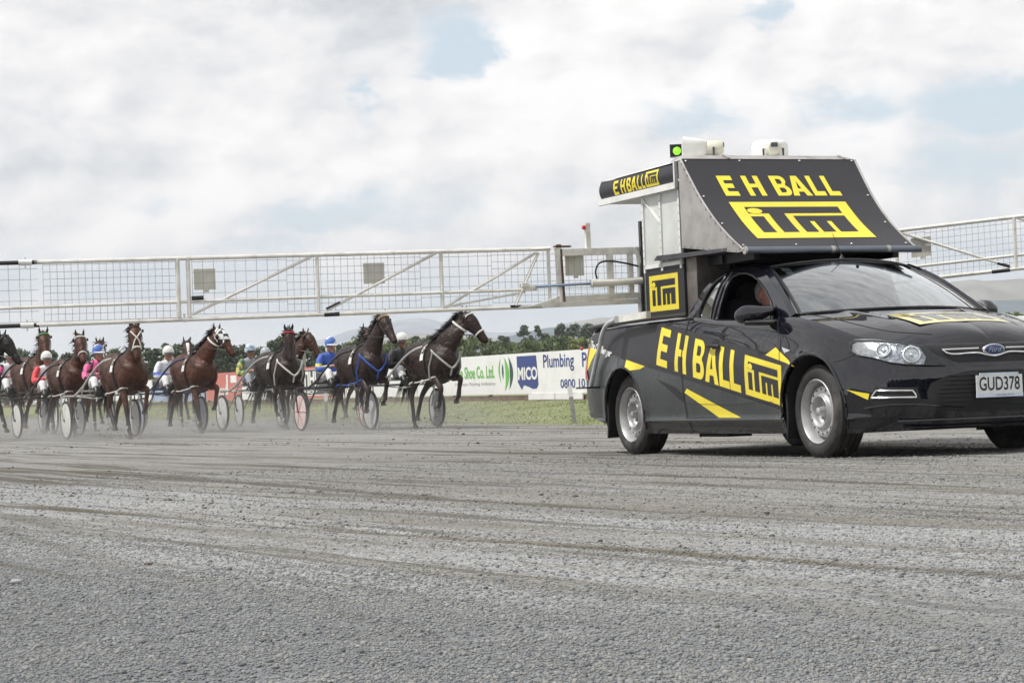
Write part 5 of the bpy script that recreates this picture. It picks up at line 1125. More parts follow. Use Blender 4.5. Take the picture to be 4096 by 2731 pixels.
row([(px, 1400 + random.uniform(-12, 6), 96) for px in range(2500, 4050, 110)], 'dark', 410, 'evergreens hidden behind the vehicle', 700, 1.6)

# ================================================================== hills
def ridge(name, Y, depth, prof, amp, col, seed, haze=0):
    xs_ = np.linspace(-.36 * Y, .36 * Y, 260); rows = []
    pr = sorted([(px2(p, q, Y)[0], px2(p, q, Y)[1]) for p, q in prof]); crest = interp(xs_, pr) + amp * (vnoise(xs_ / (Y * .012), xs_ * 0, seed) + .5 * vnoise(xs_ / (Y * .005), xs_ * 0, seed + 1))
    crest = np.maximum(crest, 2)
    for k, t in enumerate(np.linspace(-1, 1, 26)):
        s = 1 - abs(t) ** 1.2; wob = amp * .8 * vnoise(xs_ / (Y * .01), xs_ * 0 + t * 4, seed + 2) * (1 - s) * s * 4
        rows.append(np.stack([xs_, np.full_like(xs_, Y + depth * t), crest * s + wob - 3 * (1 - s)], 1))
    m = M(); m.grid(np.array(rows)); mt = pmat(name + '_haze_tint', col, .95, 0, .30, 6.0 / Y * 9); tag(m.build('hills', mt, None, sharp=0), kind='structure')  # pale and bluish hill tones carry part of the distance haze in the colour
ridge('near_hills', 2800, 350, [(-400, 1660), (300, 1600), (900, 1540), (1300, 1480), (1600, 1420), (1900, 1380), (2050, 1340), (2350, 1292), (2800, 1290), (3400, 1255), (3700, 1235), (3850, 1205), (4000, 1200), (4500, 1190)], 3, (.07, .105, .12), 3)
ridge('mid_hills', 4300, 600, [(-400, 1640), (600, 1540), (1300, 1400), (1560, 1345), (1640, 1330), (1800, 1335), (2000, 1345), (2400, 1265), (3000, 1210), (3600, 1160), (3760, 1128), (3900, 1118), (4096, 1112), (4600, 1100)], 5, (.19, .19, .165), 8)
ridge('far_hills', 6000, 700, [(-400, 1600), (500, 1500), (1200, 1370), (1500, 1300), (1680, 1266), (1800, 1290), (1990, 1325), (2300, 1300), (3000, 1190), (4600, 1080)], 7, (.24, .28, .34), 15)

# unseen leaf belt added behind the viewer to darken reflections in the bodywork
nb = 20000; an = RNG.uniform(rad(-62), rad(62), nb); rr = RNG.uniform(24, 30, nb); hh = 4.0 + 1.6 * vnoise(an * 9, an * 0, 51) + 1.6 * vnoise(an * 31, an * 0, 52)
P = np.stack([rr * np.sin(an) + 2, -rr * np.cos(an) + 3, RNG.uniform(0, 1, nb) ** .8 * hh], 1); d1 = RNG.normal(0, 1, (nb, 3)); d1 /= np.linalg.norm(d1, axis=1)[:, None]; d2 = np.cross(d1, RNG.normal(0, 1, (nb, 3))); d2 /= np.linalg.norm(d2, axis=1)[:, None]; s_ = RNG.uniform(.16, .34, nb)[:, None]
V = np.stack([P - d1 * s_, P + d2 * s_ * .6, P + d1 * s_, P - d2 * s_ * .6], 1)
m = M(); m.smooth = False; m.put(V.reshape(-1, 3), [(4 * i, 4 * i + 1, 4 * i + 2, 4 * i + 3) for i in range(nb)]); tag(m.build('reflection_leaf_belt', LEAF['dark'], None, sharp=0, fix=False), kind='stuff')
# ================================================================== horses, sulkies and drivers
def coat(name, body, points, shade=.5):
    if name in MATS: return MATS[name]
    m = bpy.data.materials.new(name); m.use_nodes = True; nt = NT(m.node_tree); b = nt.n['Principled BSDF']
    v = nt.add('ShaderNodeTexCoord').outputs['Object']; s = nt.add('ShaderNodeSeparateXYZ', {0: v}); n = nt.noise(v, 5.0, 4, .6).outputs[0]
    bc = nt.mix(mapr(nt, n, .3, .7), tuple(c * .72 for c in body), tuple(c * 1.25 for c in body))
    # lower legs, and the muzzle, are dark on a bay horse
    lo = mapr(nt, nt.math('ADD', s.outputs[2], nt.math('MULTIPLY', n, .12)), .74, .50); bc = nt.mix(lo, bc, points)
    fl = mapr(nt, nt.noise(v, 60.0, 3, .7).outputs[0], .62, .8); bc = nt.mix(nt.math('MULTIPLY', fl, .25), bc, (.18, .16, .14))
    mb = nt.noise(v, 7.0, 3, .55, .8).outputs[0]; bp = nt.add('ShaderNodeBump', {'Height': mb, 'Distance': .045}); bp.inputs['Strength'].default_value = .7; nt.put(b.inputs['Normal'], bp.outputs[0])
    nt.put(b.inputs['Base Color'], bc); b.inputs['Roughness'].default_value = .48; b.inputs['Specular IOR Level'].default_value = .30
    
    MATS[name] = m; return m
hairm = pmat('black_hair', (.010, .009, .009), .5, 0, .3, 30)
hoofm = pmat('hoof', (.06, .052, .045), .6, 0, .2, 20)
leather = pmat('black_leather', (.012, .012, .013), .45, 0, .2, 20)
wfelt = pmat('white_sheepskin', (.66, .65, .61), .9, 0, .12, 40, bump=.004, bscale=90, dirt=((.35, .31, .26), .35, 20))
eyem = pmat('eye', (.008, .006, .005), .08, 0, .05, coat=1)
skinm = pmat('skin', (.42, .22, .16), .55, 0, .12, 20)
bootm = pmat('white_boot', (.60, .59, .55), .7, 0, .1, 30, dirt=((.25, .22, .18), .5, 15))
tyrem = pmat('thin_tyre', (.03, .03, .03), .7)
FORE = {'stance': [(.46, .50), (.45, .17), (.50, .035)], 'lift': [(.68, .70), (.55, .42), (.49, .34)], 'reach': [(.72, .60), (.90, .30), (.98, .20)], 'back': [(.30, .53), (.10, .27), (.03, .18)], 'high': [(.82, .86), (.72, .56), (.62, .47)], 'plant': [(.58, .52), (.66, .17), (.72, .035)]}
HIND = {'stance': [(-.36, .93), (-.68, .57), (-.62, .17), (-.56, .035)], 'push': [(-.46, .92), (-.92, .60), (-1.12, .30), (-1.17, .18)], 'fwd': [(-.28, .93), (-.48, .58), (-.26, .30), (-.18, .20)], 'lift': [(-.30, .96), (-.62, .68), (-.60, .38), (-.52, .30)]}
STRAP_Y = (0, 1, 0)
def horse(label, X, Y, head_deg, scale, ct, yaw=0.0, legs=('stance', 'lift', 'push', 'fwd'), gear='black', nose=0.0, neckup=0.0, num=True, sheep=True, cross=False, hood=False, brow=None, noseb=True, boots=True, blaze=False, breast=None, collar=False, hobble=None, pad=None, lite=False):
    th = rad(head_deg)      # heading: 0 = straight towards the viewer, positive = to the right
    root = empty('harness_horse', (X, Y, gz(X, Y)), -math.pi / 2 + th, scale, label, 'horse', 'harness horses in the racing field')
    yw = rad(yaw)
    def tw(p):
        t = min(max((p[0] - .46) / .50, 0), 1); a = yw * t * t * (3 - 2 * t) ; x, y = p[0] - .50, p[1]
        return (.50 + x * math.cos(a) - y * math.sin(a), x * math.sin(a) + y * math.cos(a), p[2] + neckup * t)
    def pit(p):     # head pitch about the poll
        a = rad(nose); x, z = p[0] - .95, p[2] - 1.92; return (.95 + x * math.cos(a) + z * math.sin(a), p[1], 1.92 - x * math.sin(a) + z * math.cos(a))
    B = M(); ch = {}
    ch['trunk'] = loft_mesh(B, [(-.86, 0, 1.20, .14, .16), (-.76, 0, 1.25, .250, .260), (-.57, 0, 1.265, .305, .310), (-.34, 0, 1.225, .295, .320), (-.10, 0, 1.175, .310, .345), (.14, 0, 1.165, .305, .365), (.36, 0, 1.19, .275, .375), (.54, 0, 1.215, .245, .325), (.68, 0, 1.20, .180, .235)], 20)
    loft_mesh(B, [(.10, 0, 1.42, .12, .09), (.34, 0, 1.49, .09, .09), (.52, 0, 1.46, .09, .12)], 12)      # withers
    for s in (-1, 1):
        loft_mesh(B, [(.60, s * .11, 1.28, .115, .15), (.52, s * .165, 1.10, .115, .16), (.44, s * .165, .96, .085, .12)], 12)       # shoulder
        loft_mesh(B, [(-.56, s * .13, 1.30, .14, .20), (-.48, s * .17, 1.12, .13, .20), (-.42, s * .175, .96, .10, .14)], 12)     # thigh
    nk = [(.36, 0, 1.27, .175, .29), (.54, 0, 1.40, .145, .26), (.70, 0, 1.56, .115, .215), (.83, 0, 1.73, .090, .165), (.915, 0, 1.865, .072, .115)]
    hd = [(.89, 0, 1.915, .075, .085), (.965, 0, 1.885, .104, .128), (1.045, 0, 1.805, .112, .146), (1.13, 0, 1.705, .092, .118), (1.215, 0, 1.60, .070, .086), (1.285, 0, 1.515, .064, .070), (1.325, 0, 1.465, .055, .056)]
    nk = [(*tw(p[:3]), p[3], p[4]) for p in nk]; hd = [(*tw(pit(p[:3])), p[3], p[4]) for p in hd]
    side_h = (-math.sin(yw), math.cos(yw), 0); side_n = (-math.sin(yw * .5), math.cos(yw * .5), 0)
    ch['neck'] = loft_mesh(B, nk, 16, side_n); ch['head'] = loft_mesh(B, hd, 16, side_h)
    loft_mesh(B, [(*tw(pit((1.19, 0, 1.55))), .036, .04), (*tw(pit((1.27, 0, 1.452))), .036, .030)], 8, side_h)       # lower jaw
    hx = Vector((math.cos(yw), math.sin(yw), 0)); hy = Vector(side_h)
    def hp(x, y, z): p = pit((x, 0, z)); p = Vector(tw(p)); return p + hy * y
    for s in (-1, 1):       # ears
        loft_mesh(B, [(*hp(.925, s * .055, 1.955), .030, .022), (*hp(.930, s * .072, 2.02), .033, .016), (*hp(.945, s * .080, 2.085), .020, .012), (*hp(.955, s * .080, 2.125), .007, .007)], 8, side_h, sub=2)
        loft_mesh(B, [(*hp(1.005, s * .070, 1.86), .028, .04), (*hp(1.06, s * .074, 1.815), .026, .04)], 8, side_h)
    Lg = []
    for s, fk in ((-1, legs[0]), (1, legs[1])):
        k, f, h = FORE[fk]; L = [(.46, s * .165, 1.08, .085, .125), (.44, s * .170, .93, .075, .100), ((.44 + k[0]) / 2 + .01, s * .165, (.93 + k[1]) / 2, .057, .070), (k[0], s * .158, k[1], .051, .056), ((k[0] + f[0]) / 2, s * .154, (k[1] + f[1]) / 2, .037, .043), (f[0], s * .150, f[1], .045, .050), ((f[0] + h[0]) / 2, s * .150, (f[1] + h[1]) / 2, .029, .034), (h[0], s * .150, h[1], .048, .050)]
        Lg.append((L, 3, 5)); loft_mesh(B, L, 10, sub=3)
    for s, hk in ((-1, legs[2]), (1, legs[3])):
        st, k, f, h = HIND[hk]; L = [(-.46, s * .165, 1.10, .095, .17), (st[0], s * .170, st[1], .080, .120), ((st[0] + k[0]) / 2, s * .162, (st[1] + k[1]) / 2 + .01, .052, .072), (k[0], s * .150, k[1], .040, .058), ((k[0] + f[0]) / 2, s * .148, (k[1] + f[1]) / 2, .034, .042), (f[0], s * .148, f[1], .040, .046), ((f[0] + h[0]) / 2, s * .148, (f[1] + h[1]) / 2, .034, .038), (h[0], s * .148, h[1], .050, .052)]
        Lg.append((L, 3, 5)); loft_mesh(B, L, 10, sub=3)
    remesh(B, 'body', ct, root, .019 if lite else .0155, 3)
    m = M()
    for L, a, b in Lg:
        h = L[-1]; m.lathe([(.0005, .0), (.050, .0), (.046, .03), (.040, .065), (.0005, .066)], (h[0] + .012, h[1], h[2] - .035), 14, 'Z')
    m.build_each('hoof', hoofm, root, key=lambda c: (c[0] > 0 if abs(c[0]) > .25 else c[0] > 0, c[1] > 0))
    # mane and tail as many tapering locks
    def locks(name, pts, n, Lr, spread, dirf, w_=.012):
        V = []; F = []; P = catmull(pts, 6)
        for i in range(n):
            t = RNG.uniform(0, len(P) - 1.001); k = int(t); p = P[k] * (1 - t + k) + P[k + 1] * (t - k); p = p + RNG.normal(0, .012, 3); d = np.array(dirf(t / len(P)), float) + RNG.normal(0, spread, 3); d /= np.linalg.norm(d); Ln = RNG.uniform(*Lr)
            sdv = np.cross(d, RNG.normal(0, 1, 3)); sdv /= np.linalg.norm(sdv); b = len(V); q = p + d * Ln * .5 + np.array((0, 0, -.12 * Ln)); e = p + d * Ln + np.array((0, 0, -.45 * Ln))
            V += [p - sdv * w_, p + sdv * w_, q + sdv * w_ * .9, q - sdv * w_ * .9, e]; F += [(b, b + 1, b + 2, b + 3), (b + 3, b + 2, b + 4)]
        mm = M(); mm.put(V, F); return mm.build(name, hairm, root, sharp=0, fix=False)
    P, T_, S_, N_, W_, H_ = ch['neck'][0], None, ch['neck'][1], ch['neck'][2], ch['neck'][3], ch['neck'][4]
    crest = np.array([P[i] + N_[i] * H_[i] * (1 if N_[i][2] > 0 else -1) * .95 for i in range(len(P))]); crest = crest[crest[:, 2] > 1.50]
    back = -np.array(hx) * .9
    locks('mane', [tuple(c) for c in crest[::3]] + [tuple(hp(.90, 0, 1.985))], 420, (.10, .25), .50, lambda t: (back[0], back[1], .55))
    locks('forelock', [tuple(hp(.95, -.02, 1.985)), tuple(hp(.97, 0, 1.98)), tuple(hp(.95, .02, 1.985))], 36, (.06, .15), .35, lambda t: (hx[0] * .6, hx[1] * .6, -.5), .008)
    locks('tail', [(-.88, 0, 1.30), (-.98, 0, 1.18), (-1.02, 0, 1.0)], 240, (.30, .60), .16, lambda t: (-.55, 0, -.55), .012)
    m = M()
    for s in (-1, 1): m.ball(hp(1.030, s * .108, 1.842), (.019, .014, .019), 10, 6)
    m.build_each('eye', eyem, root, key=lambda c: (Vector(c) - hp(1.03, 0, 1.842)).dot(hy) > 0)
    m = M()
    for s in (-1, 1): m.ball(hp(1.312, s * .042, 1.497), (.016, .012, .018), 8, 6)
    m.build_each('nostril', pmat('nostril', (.03, .012, .012), .6), root, key=lambda c: (Vector(c) - hp(1.305, 0, 1.492)).dot(hy) > 0)
    # rings that lie on a loft
    def ring(m_, key, t, r, ex=.008, a0=0, a1=360, n=26):
        Pk, Sk, Nk, Wk, Hk = ch[key]; k = t * (len(Pk) - 1.001); i = int(k); f = k - i
        c = Pk[i] * (1 - f) + Pk[i + 1] * f; S = Sk[i]; N = Nk[i]; w_ = Wk[i] * (1 - f) + Wk[i + 1] * f + ex; h_ = Hk[i] * (1 - f) + Hk[i + 1] * f + ex
        full = abs(a1 - a0) >= 360; an = np.linspace(rad(a0), rad(a1), n, endpoint=not full)
        m_.tube([tuple(c + S * math.cos(a) * w_ + N * math.sin(a) * h_) for a in an], r, 6, closed=full)
    def onp(key, t, ang, ex=.012):
        Pk, Sk, Nk, Wk, Hk = ch[key]; k = t * (len(Pk) - 1.001); i = int(k); f = k - i; c = Pk[i] * (1 - f) + Pk[i + 1] * f
        return c + Sk[i] * math.cos(rad(ang)) * (Wk[i] + ex) + Nk[i] * math.sin(rad(ang)) * (Hk[i] + ex)
    sg_up = 1 if ch['trunk'][2][10][2] > 0 else -1; un = 90 * sg_up
    gm_ = {'black': leather, 'white': wfelt, 'blue': pmat('blue_strap', (.03, .08, .35), .6), 'grey': pmat('grey_strap', (.35, .35, .34), .6)}
    g_ = gm_[gear]
    m = M(); ring(m, 'trunk', .70, .016); ring(m, 'trunk', .685, .012); ring(m, 'head', .18, .008); m.tube([tuple(hp(.945, s * .085, 1.95)) for s in (-1, 0, 1)], .008, 5)
    for s in (-1, 1):
        m.tube([tuple(hp(.94, s * .105, 1.94)), tuple(hp(1.07, s * .119, 1.79)), tuple(hp(1.22, s * .080, 1.58))], .007, 5)
        m.tube([tuple(onp('trunk', .78, un - s * 52)), tuple(onp('trunk', .93, un - s * 78)), tuple(Vector((.80, 0, 1.16)))], .012, 6)        # breast strap
        m.tube([tuple(onp('trunk', .70, un - s * 15)), tuple(onp('trunk', .45, un - s * 4)), tuple(onp('trunk', .15, un))], .008, 5)
        m.tube([(.22, s * .24, 1.44), tuple(np.array(tw((.60, s * .16, 1.66)))), tuple(hp(1.22, s * .07, 1.56))], .006, 5)    # rein run
    loft_mesh(m, [(.12, 0, 1.535, .13, .022), (.22, 0, 1.545, .13, .025), (.32, 0, 1.555, .10, .022)], 10)
    m.build('harness', leather, root)
    m = M(); m.tube([tuple(hp(.945, 0, 1.985)), tuple(hp(.62, 0, 1.80)), (.26, 0, 1.60)], .005, 5)
    m.build('overcheck_rein', leather, root)
    if hobble:
        m = M()
        for L, a, b in Lg[:2]:
            m.tube([(.45 + .105 * math.cos(t), L[1][1] + .082 * math.sin(t), .89 + .03 * math.cos(t)) for t in np.linspace(0, 2 * math.pi, 16, endpoint=False)], .014, 6, closed=True)
        for L, a, b in Lg[2:]:
            c = L[2]; m.tube([(c[0] + .105 * math.cos(t), c[1] + .085 * math.sin(t), c[2] + .06 + .03 * math.cos(t)) for t in np.linspace(0, 2 * math.pi, 16, endpoint=False)], .013, 6, closed=True)
        for i, s in ((0, -1), (1, 1)): c = Lg[2 + i][0][2]; m.tube([(.34, s * .20, .88), (-.05, s * .30, .83), (c[0] + .10, s * .20, c[2] + .07)], .012, 6)
        m.build('hobble_strap', gm_.get(hobble, leather), root)
    if breast:
        m = M(); K = gm_[breast]
        for s in (-1, 1):
            m.tube([tuple(onp('neck', .04, un - s * 50, .01)), (.60, s * .255, 1.34), (.76, s * .165, 1.20), (.835, s * .06, 1.09), (.84, 0, 1.05)], .019, 8); m.tube([(.60, s * .262, 1.34), (.52, s * .305, 1.08), (.44, s * .265, .88)], .015, 6)
        m.tube([(.84, 0, 1.06), (.76, 0, .93)], .018, 6); m.build('breast_collar', K, root)
    if num:
        m = M(); pts = [onp('trunk', .62, un - s_ , .016) for s_ in np.linspace(-72, -22, 8)]
        for side in (-1, 1):
            A_ = np.array([[onp('trunk', tt, un - side * s_, .018) for tt in (.630, .695)] for s_ in np.linspace(14, 84, 9)]); m.grid(A_)
        nb = m.build_each('number_cloth', pmat('cloth_white', (.70, .70, .67), .7, 0, .05), root, fix=False)[0]
        m = M()
        A_ = lambda side, k0, k1, t0, t1: m.grid(np.array([[onp('trunk', tt, un - side * s_, .021) for tt in (t0, t1)] for s_ in np.linspace(k0, k1, 5)]))
        for side in (-1, 1): A_(side, 50, 55, .655, .685); A_(side, 60, 65, .655, .685); A_(side, 50, 66, .680, .687)
        m.build_each('cloth_number', leather, root, fix=False)
    if sheep:
        m = M(); ring(m, 'neck', .80, .020, .010, *( (0, 360))); m.build('neck_roll', wfelt, root)
    if noseb:
        m = M(); ring(m, 'head', .66, .017, .006); m.build('noseband', wfelt if noseb is True else gm_[noseb], root)
    if brow:
        m = M(); m.tube([tuple(onp('head', .235 - .05 * abs(s), 90 + s * 85)) for s in np.linspace(-1, 1, 11)], .016, 6); m.build('browband', pmat('brow_' + brow, {'red': (.45, .05, .05), 'tan': (.45, .28, .16), 'white': (.7, .69, .65), 'green': (.12, .3, .12)}[brow], .7), root)
    if cross:
        m = M()
        for s in (-1, 1): m.tube([tuple(onp('head', .27, 90 + s * 48)), tuple(onp('head', .42, 90 + s * 14)), tuple(onp('head', .46, 90)), tuple(onp('head', .51, 90 - s * 18)), tuple(onp('head', .66, 90 - s * 62))], .0125, 6)
        m.build('cross_noseband', wfelt, root)
    if blaze:
        m = M(); m.grid(np.array([[tuple(onp('head', .24 + .5 * v, 90 + y * (18 - 4 * v), .004)) for y in (-1, 0, 1)] for v in np.linspace(0, 1, 10)])); m.build('blaze', pmat('white_hair', (.7, .68, .65), .7), root, fix=False)
    if hood:
        m = M()
        C = ch['head']; N0 = 2; idxs = range(2, 14); A_ = []
        for i in idxs:
            A_.append([tuple(C[0][i] + C[1][i] * math.cos(a) * (C[3][i] + .010) + C[2][i] * math.sin(a) * (C[4][i] + .010)) for a in np.linspace(rad(un - 112), rad(un + 112), 22)])
        m.grid(np.array(A_)); 
        mt = bpy.data.materials.new('hood_pattern'); mt.use_nodes = True; q = NT(mt.node_tree); co = q.add('ShaderNodeTexCoord').outputs['Object']; vo = q.add('ShaderNodeTexChecker', {'Vector': co, 'Color1': (.02, .02, .02, 1), 'Color2': (.66, .66, .64, 1), 'Scale': 9.5}); q.put(q.n['Principled BSDF'].inputs['Base Color'], vo.outputs[0]); q.n['Principled BSDF'].inputs['Roughness'].default_value = .7
        m.build('blinker_hood', mt, root)
        m = M()
        for s in (-1, 1): m.ball(hp(1.055, s * .134, 1.835), (.048, .034, .052), 12, 8)
        m.build_each('blinker_cup', leather, root, key=lambda c: (Vector(c) - hp(1.055, 0, 1.835)).dot(hy) > 0)
    else:
        m = M()
        for s in (-1, 1): m.ball(hp(1.0, s * .138, 1.90), (.022, .020, .032), 8, 6)
        m.build_each('ear_plug_tuft', leather, root, key=lambda c: (Vector(c) - hp(1.0, 0, 1.90)).dot(hy) > 0)
    if boots:
        m = M()
        for L, a, b in (Lg if boots == 4 else Lg[:2]):
            p = np.array(L[4][:3]); q = np.array(L[5][:3]); m.tube([tuple(p * .35 + q * .65), tuple(p * .05 + q * .95)], .044, 10)
        m.build_each('fetlock_boot', bootm, root)
    return root
def child_at(root, off):
    """world transform of a point given in the horse's own frame"""
    a = root.rotation_euler[2]; s = root.scale[0]; return (root.location[0] + s * (off[0] * math.cos(a) - off[1] * math.sin(a)), root.location[1] + s * (off[0] * math.sin(a) + off[1] * math.cos(a)), root.location[2] + s * off[2]), a, s
def sulky(root, label, disc='white', frame='alu', spokes=None, shaftc=None, dx=0.0):
    loc, a, s = child_at(root, (-1.55 + dx, 0, 0)); r = empty('sulky', (loc[0], loc[1], gz(loc[0], loc[1])), a, s, label, 'sulky', 'two-wheeled sulkies')
    fm = {'alu': pmat('sulky_pale_tube', (.52, .52, .49), .4, .3, .1), 'black': pmat('sulky_black_tube', (.02, .02, .022), .35, .1), 'blue': pmat('sulky_blue_tube', (.03, .05, .12), .3, .2)}[frame]
    dm = {'white': pmat('disc_white', (.66, .66, .63), .4, 0, .05, dirt=((.35, .32, .28), .45, 8)), 'grey': pmat('disc_grey', (.46, .46, .46), .4, 0, .08), 'pink': pmat('disc_pink_white', (.66, .56, .54), .45, 0, .05, dirt=((.35, .32, .28), .3, 8)), 'blue': pmat('disc_blue_grey', (.38, .42, .48), .4, 0, .08)}[disc]
    m = M(); yy = .655
    for sg in (-1, 1):
        m.tube([(0, sg * .585, .35), (.01, sg * .59, .56), (0, sg * .60, .79)], .014, 8); m.tube([(0, sg * .72, .35), (.0, sg * .74, .60), (0, sg * .745, .790), (0, sg * .67, .81)], .014, 8); m.tube([(0, sg * .585, .36), (0, sg * .72, .36)], .018, 8)
        m.tube(catmull([(0, sg * .50, .80), (.35, sg * .46, .93), (.75, sg * .43, 1.12), (1.15, sg * .40, 1.30), (1.5, sg * .36, 1.405), (1.82 - dx, sg * .30, 1.445)], 5), .020, 8)
        m.tube([(.02, sg * .54, .40), (.30, sg * .48, .72), (.55, sg * .45, 1.02)], .012, 6); m.tube([(.0, sg * .45, .80), (.35, sg * .30, .76), (.80, sg * .26, .74)], .011, 6); m.box((.84, sg * .27, .755), (.09, .10, .02))
    m.tube([(0, -.70, .805), (0, .70, .805)], .020, 8); m.tube([(.25, -.47, .89), (.25, .47, .89)], .014, 8)
    m.build('frame', fm, r)
    m = M(); loft_mesh(m, [(-.22, 0, .93, .17, .035), (-.02, 0, .915, .19, .035), (.16, 0, .93, .16, .03)], 12); m.tube([(0, 0, .81), (-.02, 0, .90)], .03); m.build('seat', leather, r)
    for sg in (-1, 1):
        w = empty('wheel', (0, sg * yy, .362), 0, 1.065); w.parent = r; w.rotation_euler = (0, random.uniform(0, 6), 0)
        m = M(); m.lathe([(.300, -.018), (.318, -.022), (.336, -.016), (.340, 0), (.336, .016), (.318, .022), (.300, .018)], (0, 0, 0), 48); m.build('tyre', tyrem, w)
        m = M(); m.lathe([(.0005, -.038), (.04, -.036), (.30, -.014), (.304, 0), (.30, .014), (.04, .036), (.0005, .038)], (0, 0, 0), 48); m.build('disc', dm, w)
        if spokes:
            m = M()
            for k in range(6): an = math.pi * k / 3; m.bar((.03 * math.cos(an), -.036, .03 * math.sin(an)), (.29 * math.cos(an), -.016, .29 * math.sin(an)), .014, .012, (0, 1, 0)); m.bar((.03 * math.cos(an), .036, .03 * math.sin(an)), (.29 * math.cos(an), .016, .29 * math.sin(an)), .014, .012, (0, 1, 0))
            m.build('stripe', pmat('red_stripe', (.60, .12, .12), .4), w)
        m = M(); m.lathe([(.0005, -.06), (.022, -.055), (.022, .055), (.0005, .06)], (0, 0, 0), 14); m.build('hub', leather, w)
    return r
def silk(name, c1, c2=None, pat=None, scale=9.0):
    if name in MATS: return MATS[name]
    m = bpy.data.materials.new(name); m.use_nodes = True; nt = NT(m.node_tree); b = nt.n['Principled BSDF']; v = nt.add('ShaderNodeTexCoord').outputs['Object']
    col = c4(c1)
    if pat == 'check':
        vr = nt.add('ShaderNodeMapping', {0: v}); vr.inputs['Rotation'].default_value = (.6, .75, .5); ck = nt.add('ShaderNodeTexChecker', {'Vector': vr.outputs[0], 'Color1': c4(c1), 'Color2': c4(c2), 'Scale': scale}); col = ck.outputs[0]
    elif pat == 'band':
        s = nt.add('ShaderNodeSeparateXYZ', {0: v}); f = nt.math('MULTIPLY', mapr(nt, s.outputs[2], scale - .012, scale), mapr(nt, s.outputs[2], scale + .062, scale + .05)); col = nt.mix(f, c1, c2)
    elif pat == 'mottle':
        n = nt.noise(v, scale, 3, .5).outputs[0]; col = nt.mix(mapr(nt, n, .48, .54), c1, c2)
    n2 = nt.noise(v, 14.0, 4, .6).outputs[0]; col = nt.mix(nt.math('MULTIPLY', mapr(nt, n2, .4, .7), .25), col, (.25, .23, .2)) if False else col
    nt.put(b.inputs['Base Color'], col); b.inputs['Roughness'].default_value = .5; b.inputs['Sheen Weight'].default_value = .2
    bp = nt.add('ShaderNodeBump', {'Height': n2, 'Distance': .03}); nt.put(b.inputs['Normal'], bp.outputs[0]); MATS[name] = m; return m
